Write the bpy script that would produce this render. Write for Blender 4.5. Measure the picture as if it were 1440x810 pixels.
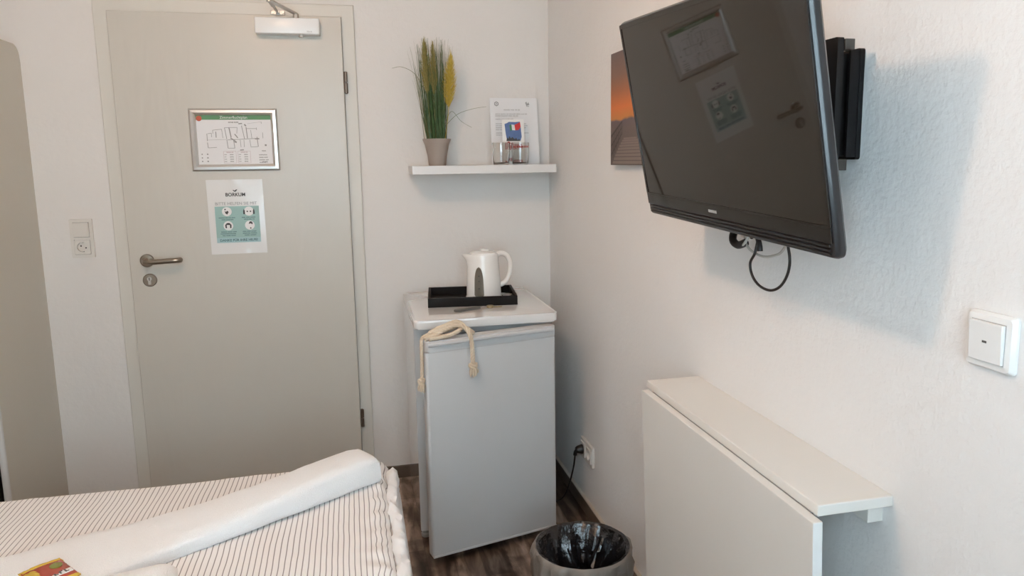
import bpy, bmesh, math, random
from mathutils import Vector, Matrix, noise
random.seed(7)
S = bpy.context.scene
for o in list(bpy.data.objects): bpy.data.objects.remove(o)
C = S.collection
PI = math.pi

# ------------------------------------------------------------------ camera
CAM = (-0.8645, -3.2394, 1.4135)
YAW, PITCH, ROLL, FPX = 0.2338, 0.1517, -0.0133, 1043.8
SHX, SHY = 25.84, -21.15            # principal point offset in pixels of a 1440 wide frame
cd = bpy.data.cameras.new('camera'); co = bpy.data.objects.new('camera', cd); C.objects.link(co)
cy, sy, cp, sp = math.cos(YAW), math.sin(YAW), math.cos(PITCH), math.sin(PITCH)
f = Vector((sy*cp, cy*cp, -sp)); r = Vector((cy, -sy, 0)); u = r.cross(f)
r2 = r*math.cos(ROLL)+u*math.sin(ROLL); u2 = -r*math.sin(ROLL)+u*math.cos(ROLL)
m = Matrix((r2, u2, -f)).transposed().to_4x4(); m.translation = CAM
co.matrix_world = m
cd.sensor_fit = 'HORIZONTAL'; cd.sensor_width = 36; cd.lens = FPX*36/1440
cd.shift_x = -SHX/1440; cd.shift_y = SHY/1440
cd.clip_start = 0.05
S.camera = co

# ------------------------------------------------------------------ world, lights, exposure
S.view_settings.view_transform = 'Standard'; S.view_settings.look = 'None'
S.view_settings.exposure = 0.0; S.view_settings.gamma = 1.0
S.view_settings.use_curve_mapping = False
w = bpy.data.worlds.new('world'); S.world = w; w.use_nodes = True
w.node_tree.nodes['Background'].inputs[0].default_value = (0.62, 0.80, 1.0, 1)
w.node_tree.nodes['Background'].inputs[1].default_value = 1.0
LAMP = (-1.28, -1.85, 2.38)
def light(name, kind, loc, power, col, rot=(0, 0, 0), size=None, size_y=None, radius=None):
    d = bpy.data.lights.new(name, kind); d.energy = power; d.color = col
    if kind == 'AREA':
        d.shape = 'RECTANGLE'; d.size = size; d.size_y = size_y
    if radius is not None: d.shadow_soft_size = radius
    o = bpy.data.objects.new(name, d); C.objects.link(o); o.location = loc; o.rotation_euler = rot
    return o
# daylight entering through the window behind the camera
light('window_daylight', 'AREA', (-1.00, -3.64, 1.50), 49, (0.672, 0.885, 1.0), (math.radians(90), 0, 0), 1.3, 1.3)

# ------------------------------------------------------------------ materials
def mat(name, col, rough=0.6, metal=0.0, spec=0.5, coat=0.0, bump=0, bscale=50, bdist=0.002, var=0, vscale=4, trans=0, alpha=1, ior=None, sheen=0):
    m = bpy.data.materials.new(name); m.use_nodes = True; nt = m.node_tree; b = nt.nodes['Principled BSDF']
    b.inputs['Base Color'].default_value = (*col, 1); b.inputs['Roughness'].default_value = rough
    b.inputs['Metallic'].default_value = metal; b.inputs['Specular IOR Level'].default_value = spec
    b.inputs['Coat Weight'].default_value = coat; b.inputs['Transmission Weight'].default_value = trans
    b.inputs['Alpha'].default_value = alpha; b.inputs['Sheen Weight'].default_value = sheen
    if ior: b.inputs['IOR'].default_value = ior
    tc = nt.nodes.new('ShaderNodeTexCoord')
    # procedural variation always present
    n = nt.nodes.new('ShaderNodeTexNoise'); n.inputs['Scale'].default_value = vscale; n.inputs['Detail'].default_value = 4
    nt.links.new(tc.outputs['Object'], n.inputs['Vector'])
    mx = nt.nodes.new('ShaderNodeMix'); mx.data_type = 'RGBA'
    v = var or 0.02
    mx.inputs[6].default_value = (*[c*(1-v) for c in col], 1); mx.inputs[7].default_value = (*[min(1, c*(1+v)) for c in col], 1)
    nt.links.new(n.outputs['Fac'], mx.inputs[0]); nt.links.new(mx.outputs[2], b.inputs['Base Color'])
    if bump:
        n2 = nt.nodes.new('ShaderNodeTexNoise'); n2.inputs['Scale'].default_value = bscale; n2.inputs['Detail'].default_value = 5
        nt.links.new(tc.outputs['Object'], n2.inputs['Vector'])
        bp = nt.nodes.new('ShaderNodeBump'); bp.inputs['Strength'].default_value = bump; bp.inputs['Distance'].default_value = bdist
        nt.links.new(n2.outputs['Fac'], bp.inputs['Height']); nt.links.new(bp.outputs['Normal'], b.inputs['Normal'])
    return m
def N(nt, t, **k):
    n = nt.nodes.new(t)
    for a, b in k.items(): setattr(n, a, b)
    return n

def plaster(name, col, strength, scale, dist):
    m = mat(name, col, 0.85, spec=0.25, var=0.02, vscale=2.5)
    nt = m.node_tree; b = nt.nodes['Principled BSDF']; tc = [n for n in nt.nodes if n.type == 'TEX_COORD'][0]
    n1 = N(nt, 'ShaderNodeTexNoise'); n1.inputs['Scale'].default_value = scale; n1.inputs['Detail'].default_value = 3; n1.inputs['Roughness'].default_value = .55
    n2 = N(nt, 'ShaderNodeTexNoise'); n2.inputs['Scale'].default_value = scale*.22; n2.inputs['Detail'].default_value = 2
    a = N(nt, 'ShaderNodeMath', operation='MULTIPLY_ADD'); a.inputs[1].default_value = 1.6
    nt.links.new(tc.outputs['Object'], n1.inputs['Vector']); nt.links.new(tc.outputs['Object'], n2.inputs['Vector'])
    nt.links.new(n2.outputs['Fac'], a.inputs[0]); nt.links.new(n1.outputs['Fac'], a.inputs[2])
    bp = N(nt, 'ShaderNodeBump'); bp.inputs['Strength'].default_value = strength; bp.inputs['Distance'].default_value = dist
    nt.links.new(a.outputs[0], bp.inputs['Height']); nt.links.new(bp.outputs['Normal'], b.inputs['Normal'])
    return m
M = {}
M['wall'] = plaster('white_plaster', (0.80, 0.765, 0.73), 0.35, 45, 0.004)
M['wall_rough'] = plaster('rough_white_plaster', (0.85, 0.84, 0.83), 0.36, 95, 0.004)
M['ceiling'] = mat('ceiling_paint', (0.82, 0.80, 0.78), 0.9)
M['frame_paint'] = mat('door_frame_paint', (0.70, 0.665, 0.60), 0.42, bump=.05, bscale=30)
M['white_plastic'] = mat('white_plastic', (0.74, 0.70, 0.645), 0.35)
M['bright_plastic'] = mat('bright_white_plastic', (0.86, 0.86, 0.85), 0.28)
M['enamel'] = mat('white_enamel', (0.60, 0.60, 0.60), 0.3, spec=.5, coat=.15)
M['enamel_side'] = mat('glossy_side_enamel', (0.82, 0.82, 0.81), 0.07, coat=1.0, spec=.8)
M['worktop'] = mat('glossy_white_top', (0.80, 0.785, 0.765), 0.10, coat=.8)
M['seal'] = mat('door_seal_rubber', (0.35, 0.36, 0.37), 0.6)
M['foot'] = mat('grey_foot_plastic', (0.35, 0.35, 0.34), 0.5)
M['steel'] = mat('brushed_steel', (0.29, 0.25, 0.205), 0.32, metal=.9)
M['bronze'] = mat('hinge_steel', (0.20, 0.17, 0.14), 0.4, metal=.8)
M['arm_metal'] = mat('closer_arm_metal', (0.55, 0.53, 0.49), 0.4, metal=.6)
M['alu'] = mat('snap_frame_aluminium', (0.62, 0.60, 0.57), 0.32, metal=.85)
M['black_wood'] = mat('black_painted_wood', (0.009, 0.008, 0.008), 0.6, spec=.18)
M['black'] = mat('black_plastic', (0.012, 0.012, 0.013), 0.4)
M['tab'] = mat('dark_hinge_tab', (0.05, 0.042, 0.036), 0.5)
M['black_metal'] = mat('black_metal', (0.006, 0.006, 0.007), 0.5, spec=.3)
M['gap'] = mat('shadow_gap_dark', (0.16, 0.14, 0.12), 0.8)  # dark colour standing in for the shade inside narrow gaps
M['dark'] = mat('dark_gap', (0.02, 0.018, 0.016), 0.9)
M['tv_case'] = mat('glossy_black_case', (0.012, 0.013, 0.016), 0.3, coat=.25)
M['tv_screen'] = mat('dark_screen_glass', (0.020, 0.016, 0.013), 0.03, spec=.55)
M['tv_bezel'] = mat('piano_black_bezel', (0.010, 0.009, 0.009), 0.06, spec=.6)
M['logo'] = mat('silver_logo', (0.45, 0.44, 0.42), 0.4)
M['pot'] = mat('taupe_pot', (0.36, 0.30, 0.26), 0.6, bump=.1, bscale=80)
M['grass'] = mat('grass_green', (0.055, 0.115, 0.035), 0.5, var=.5, vscale=60)
M['grass_dry'] = mat('grass_olive', (0.20, 0.19, 0.075), 0.6, var=.3, vscale=60)
M['plume'] = mat('plume_yellow', (0.62, 0.45, 0.08), 0.8, var=.4, vscale=90)
M['plume_olive'] = mat('plume_olive', (0.34, 0.28, 0.09), 0.8, var=.4, vscale=90)
M['soil'] = mat('soil', (0.03, 0.025, 0.02), 0.9)
M['shelf'] = mat('shelf_white', (0.76, 0.74, 0.72), 0.35)
M['table'] = mat('table_foil', (0.77, 0.75, 0.71), 0.38)
M['table_edge'] = mat('table_edging', (0.80, 0.81, 0.80), 0.35)
M['paper'] = mat('paper', (0.83, 0.82, 0.82), 0.8)
M['card'] = mat('card_paper', (0.90, 0.88, 0.85), 0.6)
M['lam'] = mat('laminate_film', (0.80, 0.785, 0.76), 0.2, spec=.6, coat=.3)
M['ink'] = mat('ink_black', (0.06, 0.06, 0.06), 0.7)
M['ink_grey'] = mat('ink_grey', (0.33, 0.32, 0.31), 0.7)
M['ink_light'] = mat('ink_light_grey', (0.52, 0.50, 0.49), 0.7)
M['ink_red'] = mat('ink_red', (0.45, 0.06, 0.05), 0.7)
M['ink_pink'] = mat('ink_pink', (0.55, 0.42, 0.43), 0.7)
M['green'] = mat('print_green', (0.13, 0.30, 0.15), 0.6)
M['teal'] = mat('print_teal', (0.33, 0.50, 0.46), 0.4)
M['teal_dark'] = mat('print_teal_dark', (0.09, 0.17, 0.18), 0.5)
M['teal_light'] = mat('print_teal_light', (0.38, 0.56, 0.57), 0.4)
M['white_ink'] = mat('print_white', (0.82, 0.81, 0.79), 0.5)
M['red_sticker'] = mat('red_sticker', (0.55, 0.09, 0.04), 0.5)
M['blue'] = mat('print_blue', (0.10, 0.17, 0.36), 0.5, var=.2, vscale=60)
M['flag_green'] = mat('flag_green', (0.05, 0.22, 0.09), 0.5)
M['flag_red'] = mat('flag_red', (0.60, 0.03, 0.03), 0.5)
M['rope'] = mat('cotton_rope', (0.72, 0.60, 0.46), 0.9, bump=.3, bscale=300)
M['kettle'] = mat('kettle_plastic', (0.86, 0.83, 0.79), 0.22, coat=.3)
M['gauge'] = mat('kettle_gauge', (0.30, 0.265, 0.21), 0.45)
M['brass'] = mat('brass', (0.40, 0.31, 0.17), 0.4, metal=.5)
M['fob'] = mat('grey_fob', (0.13, 0.125, 0.115), 0.5)
M['cable_grey'] = mat('grey_cable', (0.50, 0.49, 0.46), 0.5)
M['cable_white'] = mat('white_cable', (0.75, 0.74, 0.70), 0.45)
M['sheet'] = mat('white_bed_sheet', (0.87, 0.86, 0.86), 0.85, bump=.25, bscale=14, bdist=.01)
M['hem'] = mat('white_duvet_hem', (0.86, 0.87, 0.88), 0.9, bump=.4, bscale=60, bdist=.004)
M['box_black'] = mat('black_suitcase', (0.012, 0.012, 0.012), 0.6)
M['curtain'] = mat('grey_curtain', (0.42, 0.46, 0.48), 0.9, bump=.3, bscale=40)
M['wardrobe'] = mat('wardrobe_foil', (0.66, 0.62, 0.54), 0.5)
M['wardrobe_edge'] = mat('wardrobe_edging', (0.68, 0.68, 0.66), 0.4)
M['gold_foil'] = mat('gold_foil', (0.90, 0.62, 0.10), 0.25, metal=.35, bump=.3, bscale=60)
M['candy_red'] = mat('candy_red_foil', (0.42, 0.07, 0.04), 0.25, coat=.5)
M['candy_green'] = mat('candy_green', (0.22, 0.24, 0.04), 0.3, coat=.5)
M['led'] = mat('indicator', (0.12, 0.12, 0.12), 0.3)

def glass_mat(name, col=(1, 1, 1), rough=0.0):
    m = bpy.data.materials.new(name); m.use_nodes = True; b = m.node_tree.nodes['Principled BSDF']
    b.inputs['Base Color'].default_value = (*col, 1); b.inputs['Transmission Weight'].default_value = 1
    b.inputs['Roughness'].default_value = rough; b.inputs['IOR'].default_value = 1.45
    return m
M['glass'] = glass_mat('drinking_glass', (0.97, 0.985, 0.98))
M['pane'] = glass_mat('window_pane')

# liner: black glossy film
m = mat('bin_liner_inside', (0.012, 0.013, 0.016), 0.16, spec=.8, bump=.9, bscale=26, bdist=.012); M['liner'] = m
m = mat('bin_liner_outside', (0.24, 0.21, 0.185), 0.38, bump=.8, bscale=22, bdist=.008, var=.3, vscale=12); M['liner_out'] = m
M['bin'] = mat('bin_plastic', (0.10, 0.09, 0.08), 0.5)

# towel
m = mat('white_towelling', (0.93, 0.93, 0.93), 0.95, bump=.9, bscale=420, bdist=.003, sheen=.3); M['towel'] = m
nt = m.node_tree

# duvet: beige-white ground with thin dark stripes running along y
m = mat('striped_duvet_fabric', (0.80, 0.76, 0.72), 0.9, bump=.2, bscale=20, bdist=.006, sheen=.1); nt = m.node_tree; b = nt.nodes['Principled BSDF']
tc = [n for n in nt.nodes if n.type == 'TEX_COORD'][0]
nz = N(nt, 'ShaderNodeTexNoise'); nz.inputs['Scale'].default_value = 5; nz.inputs['Detail'].default_value = 2
sx = N(nt, 'ShaderNodeSeparateXYZ'); nt.links.new(tc.outputs['UV'], sx.inputs[0]); nt.links.new(tc.outputs['Object'], nz.inputs['Vector'])
a1 = N(nt, 'ShaderNodeMath', operation='MULTIPLY_ADD'); a1.inputs[1].default_value = 0.012; nt.links.new(nz.outputs['Fac'], a1.inputs[0]); nt.links.new(sx.outputs['X'], a1.inputs[2])
a2 = N(nt, 'ShaderNodeMath', operation='DIVIDE'); a2.inputs[1].default_value = 0.0128; nt.links.new(a1.outputs[0], a2.inputs[0])
a3 = N(nt, 'ShaderNodeMath', operation='FRACT'); nt.links.new(a2.outputs[0], a3.inputs[0])
rp = N(nt, 'ShaderNodeValToRGB'); nt.links.new(a3.outputs[0], rp.inputs[0])
e = rp.color_ramp.elements; base = (0.86, 0.835, 0.82, 1); line = (0.27, 0.25, 0.245, 1)
e[0].position = 0; e[0].color = base; e[1].position = 1; e[1].color = base
for p, c in ((.40, base), (.47, line), (.57, line), (.64, base)):
    q = e.new(p); q.color = c
nt.links.new(rp.outputs['Color'], b.inputs['Base Color']); M['duvet'] = m

# plank floor: rustic grey brown
m = mat('rustic_plank_floor', (0.2, 0.15, 0.12), 0.42, spec=.4); nt = m.node_tree; b = nt.nodes['Principled BSDF']
tc = [n for n in nt.nodes if n.type == 'TEX_COORD'][0]
mp = N(nt, 'ShaderNodeMapping'); mp.inputs['Rotation'].default_value = (0, 0, PI/2); nt.links.new(tc.outputs['Object'], mp.inputs['Vector'])
bk = N(nt, 'ShaderNodeTexBrick'); bk.inputs['Scale'].default_value = 1; bk.inputs['Brick Width'].default_value = .45; bk.inputs['Row Height'].default_value = .095
bk.inputs['Mortar Size'].default_value = .0012; bk.inputs['Color1'].default_value = (0, 0, 0, 1); bk.inputs['Color2'].default_value = (1, 1, 1, 1); bk.inputs['Mortar'].default_value = (.1, .1, .1, 1)
nt.links.new(mp.outputs[0], bk.inputs['Vector'])
mp2 = N(nt, 'ShaderNodeMapping'); mp2.inputs['Scale'].default_value = (11, 2.2, 1); nt.links.new(tc.outputs['Object'], mp2.inputs['Vector'])
g = N(nt, 'ShaderNodeTexNoise'); g.inputs['Scale'].default_value = 2.2; g.inputs['Detail'].default_value = 8; g.inputs['Distortion'].default_value = .5; nt.links.new(mp2.outputs[0], g.inputs['Vector'])
g2 = N(nt, 'ShaderNodeTexNoise'); g2.inputs['Scale'].default_value = 7; g2.inputs['Detail'].default_value = 6; nt.links.new(tc.outputs['Object'], g2.inputs['Vector'])
r1 = N(nt, 'ShaderNodeValToRGB'); nt.links.new(g.outputs['Fac'], r1.inputs[0]); e = r1.color_ramp.elements
e[0].position = .36; e[0].color = (0.050, 0.034, 0.026, 1); e[1].position = .66; e[1].color = (0.38, 0.30, 0.25, 1); q = e.new(.5); q.color = (0.17, 0.125, 0.10, 1)
r3 = N(nt, 'ShaderNodeValToRGB'); nt.links.new(g2.outputs['Fac'], r3.inputs[0]); e = r3.color_ramp.elements
e[0].position = .38; e[0].color = (0.25, 0.22, 0.2, 1); e[1].position = .5; e[1].color = (1, 1, 1, 1)
mm = N(nt, 'ShaderNodeMix', data_type='RGBA', blend_type='MULTIPLY'); mm.inputs[0].default_value = .75
nt.links.new(r1.outputs[0], mm.inputs[6]); nt.links.new(r3.outputs[0], mm.inputs[7])
r4 = N(nt, 'ShaderNodeValToRGB'); nt.links.new(bk.outputs['Color'], r4.inputs[0]); e = r4.color_ramp.elements
e[0].color = (.42, .40, .39, 1); e[1].color = (1.45, 1.38, 1.32, 1)
m2 = N(nt, 'ShaderNodeMix', data_type='RGBA', blend_type='MULTIPLY'); m2.inputs[0].default_value = 1
nt.links.new(mm.outputs[2], m2.inputs[6]); nt.links.new(r4.outputs[0], m2.inputs[7]); nt.links.new(m2.outputs[2], b.inputs['Base Color'])
M['floor'] = m
M['skirting'] = mat('dark_skirting', (0.12, 0.09, 0.07), 0.5, var=.35, vscale=22)
M['skirting_top'] = mat('skirting_sealant', (0.55, 0.50, 0.44), 0.6)

# door leaf: painted foil with faint ash grain relief
m = mat('door_foil', (0.62, 0.58, 0.515), 0.33, spec=.45); nt = m.node_tree; b = nt.nodes['Principled BSDF']
tc = [n for n in nt.nodes if n.type == 'TEX_COORD'][0]
mp = N(nt, 'ShaderNodeMapping'); mp.inputs['Scale'].default_value = (1, 1, .13); nt.links.new(tc.outputs['Object'], mp.inputs['Vector'])
wv = N(nt, 'ShaderNodeTexWave', wave_type='RINGS'); wv.inputs['Scale'].default_value = 9; wv.inputs['Distortion'].default_value = 7; wv.inputs['Detail'].default_value = 2; wv.inputs['Detail Scale'].default_value = 1.4
nt.links.new(mp.outputs[0], wv.inputs['Vector'])
bp = N(nt, 'ShaderNodeBump'); bp.inputs['Strength'].default_value = .3; bp.inputs['Distance'].default_value = .0015
nt.links.new(wv.outputs['Fac'], bp.inputs['Height']); nt.links.new(bp.outputs[0], b.inputs['Normal']); M['door'] = m

# sunset canvas print (object z: 0 bottom .. 0.357 top)
m = mat('sunset_canvas', (0.5, 0.4, 0.3), 0.6); nt = m.node_tree; b = nt.nodes['Principled BSDF']
tc = [n for n in nt.nodes if n.type == 'TEX_COORD'][0]; sx = N(nt, 'ShaderNodeSeparateXYZ'); nt.links.new(tc.outputs['Object'], sx.inputs[0])
nz = N(nt, 'ShaderNodeTexNoise'); nz.inputs['Scale'].default_value = 14; nz.inputs['Detail'].default_value = 4; nt.links.new(tc.outputs['Object'], nz.inputs['Vector'])
a = N(nt, 'ShaderNodeMath', operation='MULTIPLY_ADD'); a.inputs[1].default_value = .02; nt.links.new(nz.outputs['Fac'], a.inputs[0]); nt.links.new(sx.outputs['Z'], a.inputs[2])
a4 = N(nt, 'ShaderNodeMath', operation='DIVIDE'); a4.inputs[1].default_value = .367; nt.links.new(a.outputs[0], a4.inputs[0])
rp = N(nt, 'ShaderNodeValToRGB'); nt.links.new(a4.outputs[0], rp.inputs[0]); e = rp.color_ramp.elements
e[0].position = 0; e[0].color = (0.13, 0.10, 0.09, 1); e[1].position = 1; e[1].color = (0.17, 0.12, 0.11, 1)
for p, c in ((.34, (.16, .12, .11, 1)), (.41, (.15, .11, .12, 1)), (.43, (.62, .24, .06, 1)), (.52, (.72, .20, .05, 1)), (.66, (.42, .15, .06, 1)), (.80, (.25, .14, .10, 1))):
    q = e.new(p); q.color = c
nt.links.new(rp.outputs[0], b.inputs['Base Color']); M['sunset'] = m
M['rail_print'] = mat('print_railing', (0.075, 0.06, 0.055), 0.6)
M['deck_print'] = mat('print_deck', (0.24, 0.19, 0.17), 0.6)
M['canvas_edge'] = mat('canvas_edge', (0.25, 0.18, 0.15), 0.7)

# ------------------------------------------------------------------ mesh helpers
def BM(): return bmesh.new()
def box(bm, x0, x1, y0, y1, z0, z1, bev=0, seg=2, T=None):
    vs = [bm.verts.new((x, y, z)) for x in (x0, x1) for y in (y0, y1) for z in (z0, z1)]
    idx = [(0, 1, 3, 2), (4, 6, 7, 5), (0, 4, 5, 1), (2, 3, 7, 6), (0, 2, 6, 4), (1, 5, 7, 3)]
    fs = [bm.faces.new([vs[i] for i in q]) for q in idx]
    if bev:
        es = list({e for f_ in fs for e in f_.edges})
        res = bmesh.ops.bevel(bm, geom=es, offset=bev, segments=seg, profile=.5, affect='EDGES')
        vs = list({v for f_ in res['faces'] for v in f_.verts} | {v for v in vs if v.is_valid})
    if T is not None: bmesh.ops.transform(bm, matrix=T, verts=[v for v in vs if v.is_valid])
    return vs
def prism(bm, pts, d0, d1, axis='y', bev=0, seg=2):
    """2-D outline extruded along an axis. pts are (a,b): axis y -> (x,z); x -> (y,z); z -> (x,y)"""
    def P3(a, b, d): return {'y': (a, d, b), 'x': (d, a, b), 'z': (a, b, d)}[axis]
    A = [bm.verts.new(P3(a, b, d0)) for a, b in pts]; B = [bm.verts.new(P3(a, b, d1)) for a, b in pts]
    n = len(pts); fs = [bm.faces.new(A), bm.faces.new(B[::-1])]
    for i in range(n): fs.append(bm.faces.new((A[i], B[i], B[(i+1) % n], A[(i+1) % n])))
    if bev:
        es = list(set(fs[0].edges) | set(fs[1].edges))
        bmesh.ops.bevel(bm, geom=es, offset=bev, segments=seg, profile=.5, affect='EDGES')
def ring_prism(bm, outer, inner, d0, d1, axis='y'):
    def P3(a, b, d): return {'y': (a, d, b), 'x': (d, a, b), 'z': (a, b, d)}[axis]
    L = [[bm.verts.new(P3(a, b, d)) for a, b in pts] for pts in (outer, inner) for d in (d0, d1)]
    n = len(outer)
    for i in range(n):
        j = (i+1) % n
        bm.faces.new((L[0][i], L[0][j], L[2][j], L[2][i])); bm.faces.new((L[1][i], L[3][i], L[3][j], L[1][j]))
        bm.faces.new((L[0][i], L[1][i], L[1][j], L[0][j])); bm.faces.new((L[2][i], L[2][j], L[3][j], L[3][i]))
def rrect(x0, x1, y0, y1, r, n=5):
    o = []
    for cx, cy_, a0 in ((x1-r, y1-r, 0), (x0+r, y1-r, 90), (x0+r, y0+r, 180), (x1-r, y0+r, 270)):
        for k in range(n+1):
            a = math.radians(a0+90*k/n); o.append((cx+r*math.cos(a), cy_+r*math.sin(a)))
    return o
def circ(cx, cy_, r, n=24, a0=0, a1=360):
    full = (a1-a0) == 360
    return [(cx+r*math.cos(math.radians(a0+(a1-a0)*k/(n if full else n-1))), cy_+r*math.sin(math.radians(a0+(a1-a0)*k/(n if full else n-1)))) for k in range(n)]
def spline(pts, n=8):
    pts = [Vector(p) for p in pts]; out = []
    for i in range(len(pts)-1):
        p0 = pts[max(i-1, 0)]; p1 = pts[i]; p2 = pts[i+1]; p3 = pts[min(i+2, len(pts)-1)]
        for k in range(n):
            t = k/n
            out.append(.5*((2*p1)+(-p0+p2)*t+(2*p0-5*p1+4*p2-p3)*t*t+(-p0+3*p1-3*p2+p3)*t**3))
    out.append(pts[-1]); return out
def frames(pts):
    fr = []; up = None
    for i, p in enumerate(pts):
        t = (pts[min(i+1, len(pts)-1)]-pts[max(i-1, 0)]).normalized()
        if up is None:
            a = Vector((0, 0, 1)) if abs(t.z) < .9 else Vector((1, 0, 0)); up = (a-t*a.dot(t)).normalized()
        else:
            up = (up-t*up.dot(t)).normalized()
        fr.append((p, t, up, t.cross(up)))
    return fr
def tube(bm, pts, r, n=10, smooth=0, cap=True):
    P = spline(pts, smooth) if smooth else [Vector(p) for p in pts]
    fr = frames(P); rings = []
    for i, (p, t, a, b) in enumerate(fr):
        rr = r(i/(len(P)-1)) if callable(r) else r
        rings.append([bm.verts.new(p+a*rr*math.cos(2*PI*k/n)+b*rr*math.sin(2*PI*k/n)) for k in range(n)])
    for A, B in zip(rings, rings[1:]):
        for k in range(n): bm.faces.new((A[k], A[(k+1) % n], B[(k+1) % n], B[k]))
    if cap: bm.faces.new(rings[0][::-1]); bm.faces.new(rings[-1])
def lathe(bm, prof, n=32, cx=0, cy_=0, close_bottom=True, close_top=False):
    rings = [[bm.verts.new((cx+r_*math.cos(2*PI*k/n), cy_+r_*math.sin(2*PI*k/n), z)) for k in range(n)] for r_, z in prof]
    for A, B in zip(rings, rings[1:]):
        for k in range(n): bm.faces.new((A[k], A[(k+1) % n], B[(k+1) % n], B[k]))
    if close_bottom: bm.faces.new(rings[0][::-1])
    if close_top: bm.faces.new(rings[-1])
def finish(bm, name, material, parent=None, smooth=False, local=None, angle=40, recalc=True):
    if recalc: bmesh.ops.recalc_face_normals(bm, faces=bm.faces)
    me = bpy.data.meshes.new(name); bm.to_mesh(me); bm.free()
    me.materials.append(material)
    if smooth:
        for p in me.polygons: p.use_smooth = True
        me.set_sharp_from_angle(angle=math.radians(angle))
    o = bpy.data.objects.new(name, me); C.objects.link(o)
    if parent is not None: o.parent = parent
    if local is not None: o.matrix_local = local
    return o
def thing(name, label=None, cat=None, loc=(0, 0, 0), rotz=0, group=None, kind=None):
    o = bpy.data.objects.new(name, None); C.objects.link(o); o.location = loc; o.rotation_euler = (0, 0, rotz)
    o.empty_display_size = .05
    if label: o['label'] = label; o['category'] = cat
    if group: o['group'] = group
    if kind: o['kind'] = kind
    return o
def tag(o, label, cat, group=None):
    o['label'] = label; o['category'] = cat
    if group: o['group'] = group
    return o
def struct(o): o['kind'] = 'structure'; return o
def addtext(bm, body, size, cx, cz, y, xscale=1.0, bold=0.0, align='CENTER'):
    """text lying in the x-z plane facing -y, added to a bmesh"""
    cu = bpy.data.curves.new('t', 'FONT'); cu.body = body; cu.size = size; cu.align_x = align; cu.align_y = 'CENTER'; cu.offset = bold; cu.extrude = .00012; cu.resolution_u = 3
    o = bpy.data.objects.new('t', cu); C.objects.link(o); bpy.context.view_layer.update()
    me = bpy.data.meshes.new_from_object(o.evaluated_get(bpy.context.evaluated_depsgraph_get()))
    bpy.data.objects.remove(o); bpy.data.curves.remove(cu)
    n0 = len(bm.verts); bm.from_mesh(me); bpy.data.meshes.remove(me); bm.verts.ensure_lookup_table()
    vs = bm.verts[n0:]
    for v in vs:
        x, yy, zz = v.co; v.co = (cx+x*xscale, y-zz, cz+yy)
def textlines(bm, rows, x0, x1, z0, pitch, h, y, seed=1, align='L', fill=.9):
    """small printed lines too fine to read: rows of little word strokes"""
    rd = random.Random(seed)
    for i in range(rows):
        L = (x1-x0)*(fill if i < rows-1 else fill*.7)*rd.uniform(.85, 1.05); L = min(L, x1-x0)
        xa = x0 if align == 'L' else (x0+x1)/2-L/2
        x = xa; z = z0-i*pitch
        while x < xa+L-h:
            wl = rd.uniform(1.5, 5)*h; wl = min(wl, xa+L-x)
            q = x
            while q < x+wl:
                box(bm, q, q+h*.42, y-.0003, y, z-h/2*rd.uniform(.7, 1), z+h/2*rd.uniform(.7, 1.1)); q += h*.62
            x += wl+h*.6

def thin_sheet(bm, G, back):
    """closed thin sheet from a grid of points G and an offset vector to its back"""
    back = Vector(back); F = [[bm.verts.new(p) for p in row] for row in G]; B = [[bm.verts.new(Vector(p)+back) for p in row] for row in G]
    nj, ni = len(G)-1, len(G[0])-1
    for j in range(nj):
        for i in range(ni):
            bm.faces.new((F[j][i], F[j][i+1], F[j+1][i+1], F[j+1][i])); bm.faces.new((B[j][i], B[j+1][i], B[j+1][i+1], B[j][i+1]))
    for j in range(nj):
        for i in (0, ni): bm.faces.new((F[j][i], F[j+1][i], B[j+1][i], B[j][i]))
    for i in range(ni):
        for j in (0, nj): bm.faces.new((F[j][i], F[j][i+1], B[j][i+1], B[j][i]))

# ------------------------------------------------------------------ room shell
XL, YN, ZC = -2.75, -3.52, 2.50
def slab(name, x0, x1, y0, y1, z0, z1, m_):
    b_ = BM(); box(b_, x0, x1, y0, y1, z0, z1); return struct(finish(b_, name, m_))
slab('floor', XL-.1, .1, YN-.1, .1, -.1, 0, M['floor'])
slab('ceiling', XL-.1, .1, YN-.1, .1, ZC, ZC+.1, M['ceiling'])
slab('wall_left', XL-.1, XL, YN, 0, 0, ZC, M['wall'])
slab('wall_right', 0, .1, YN-.1, .1, 0, ZC, M['wall_rough'])
# far wall with the door opening
DX0, DX1, DZ = -1.714, -0.892, 1.972
b_ = BM()
ring = [(XL-.1, 0), (DX0, 0), (DX0, DZ), (DX1, DZ), (DX1, 0), (0, 0), (0, ZC), (XL-.1, ZC)]
prism(b_, ring, 0, .1, 'y'); struct(finish(b_, 'wall_far', M['wall']))
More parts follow.
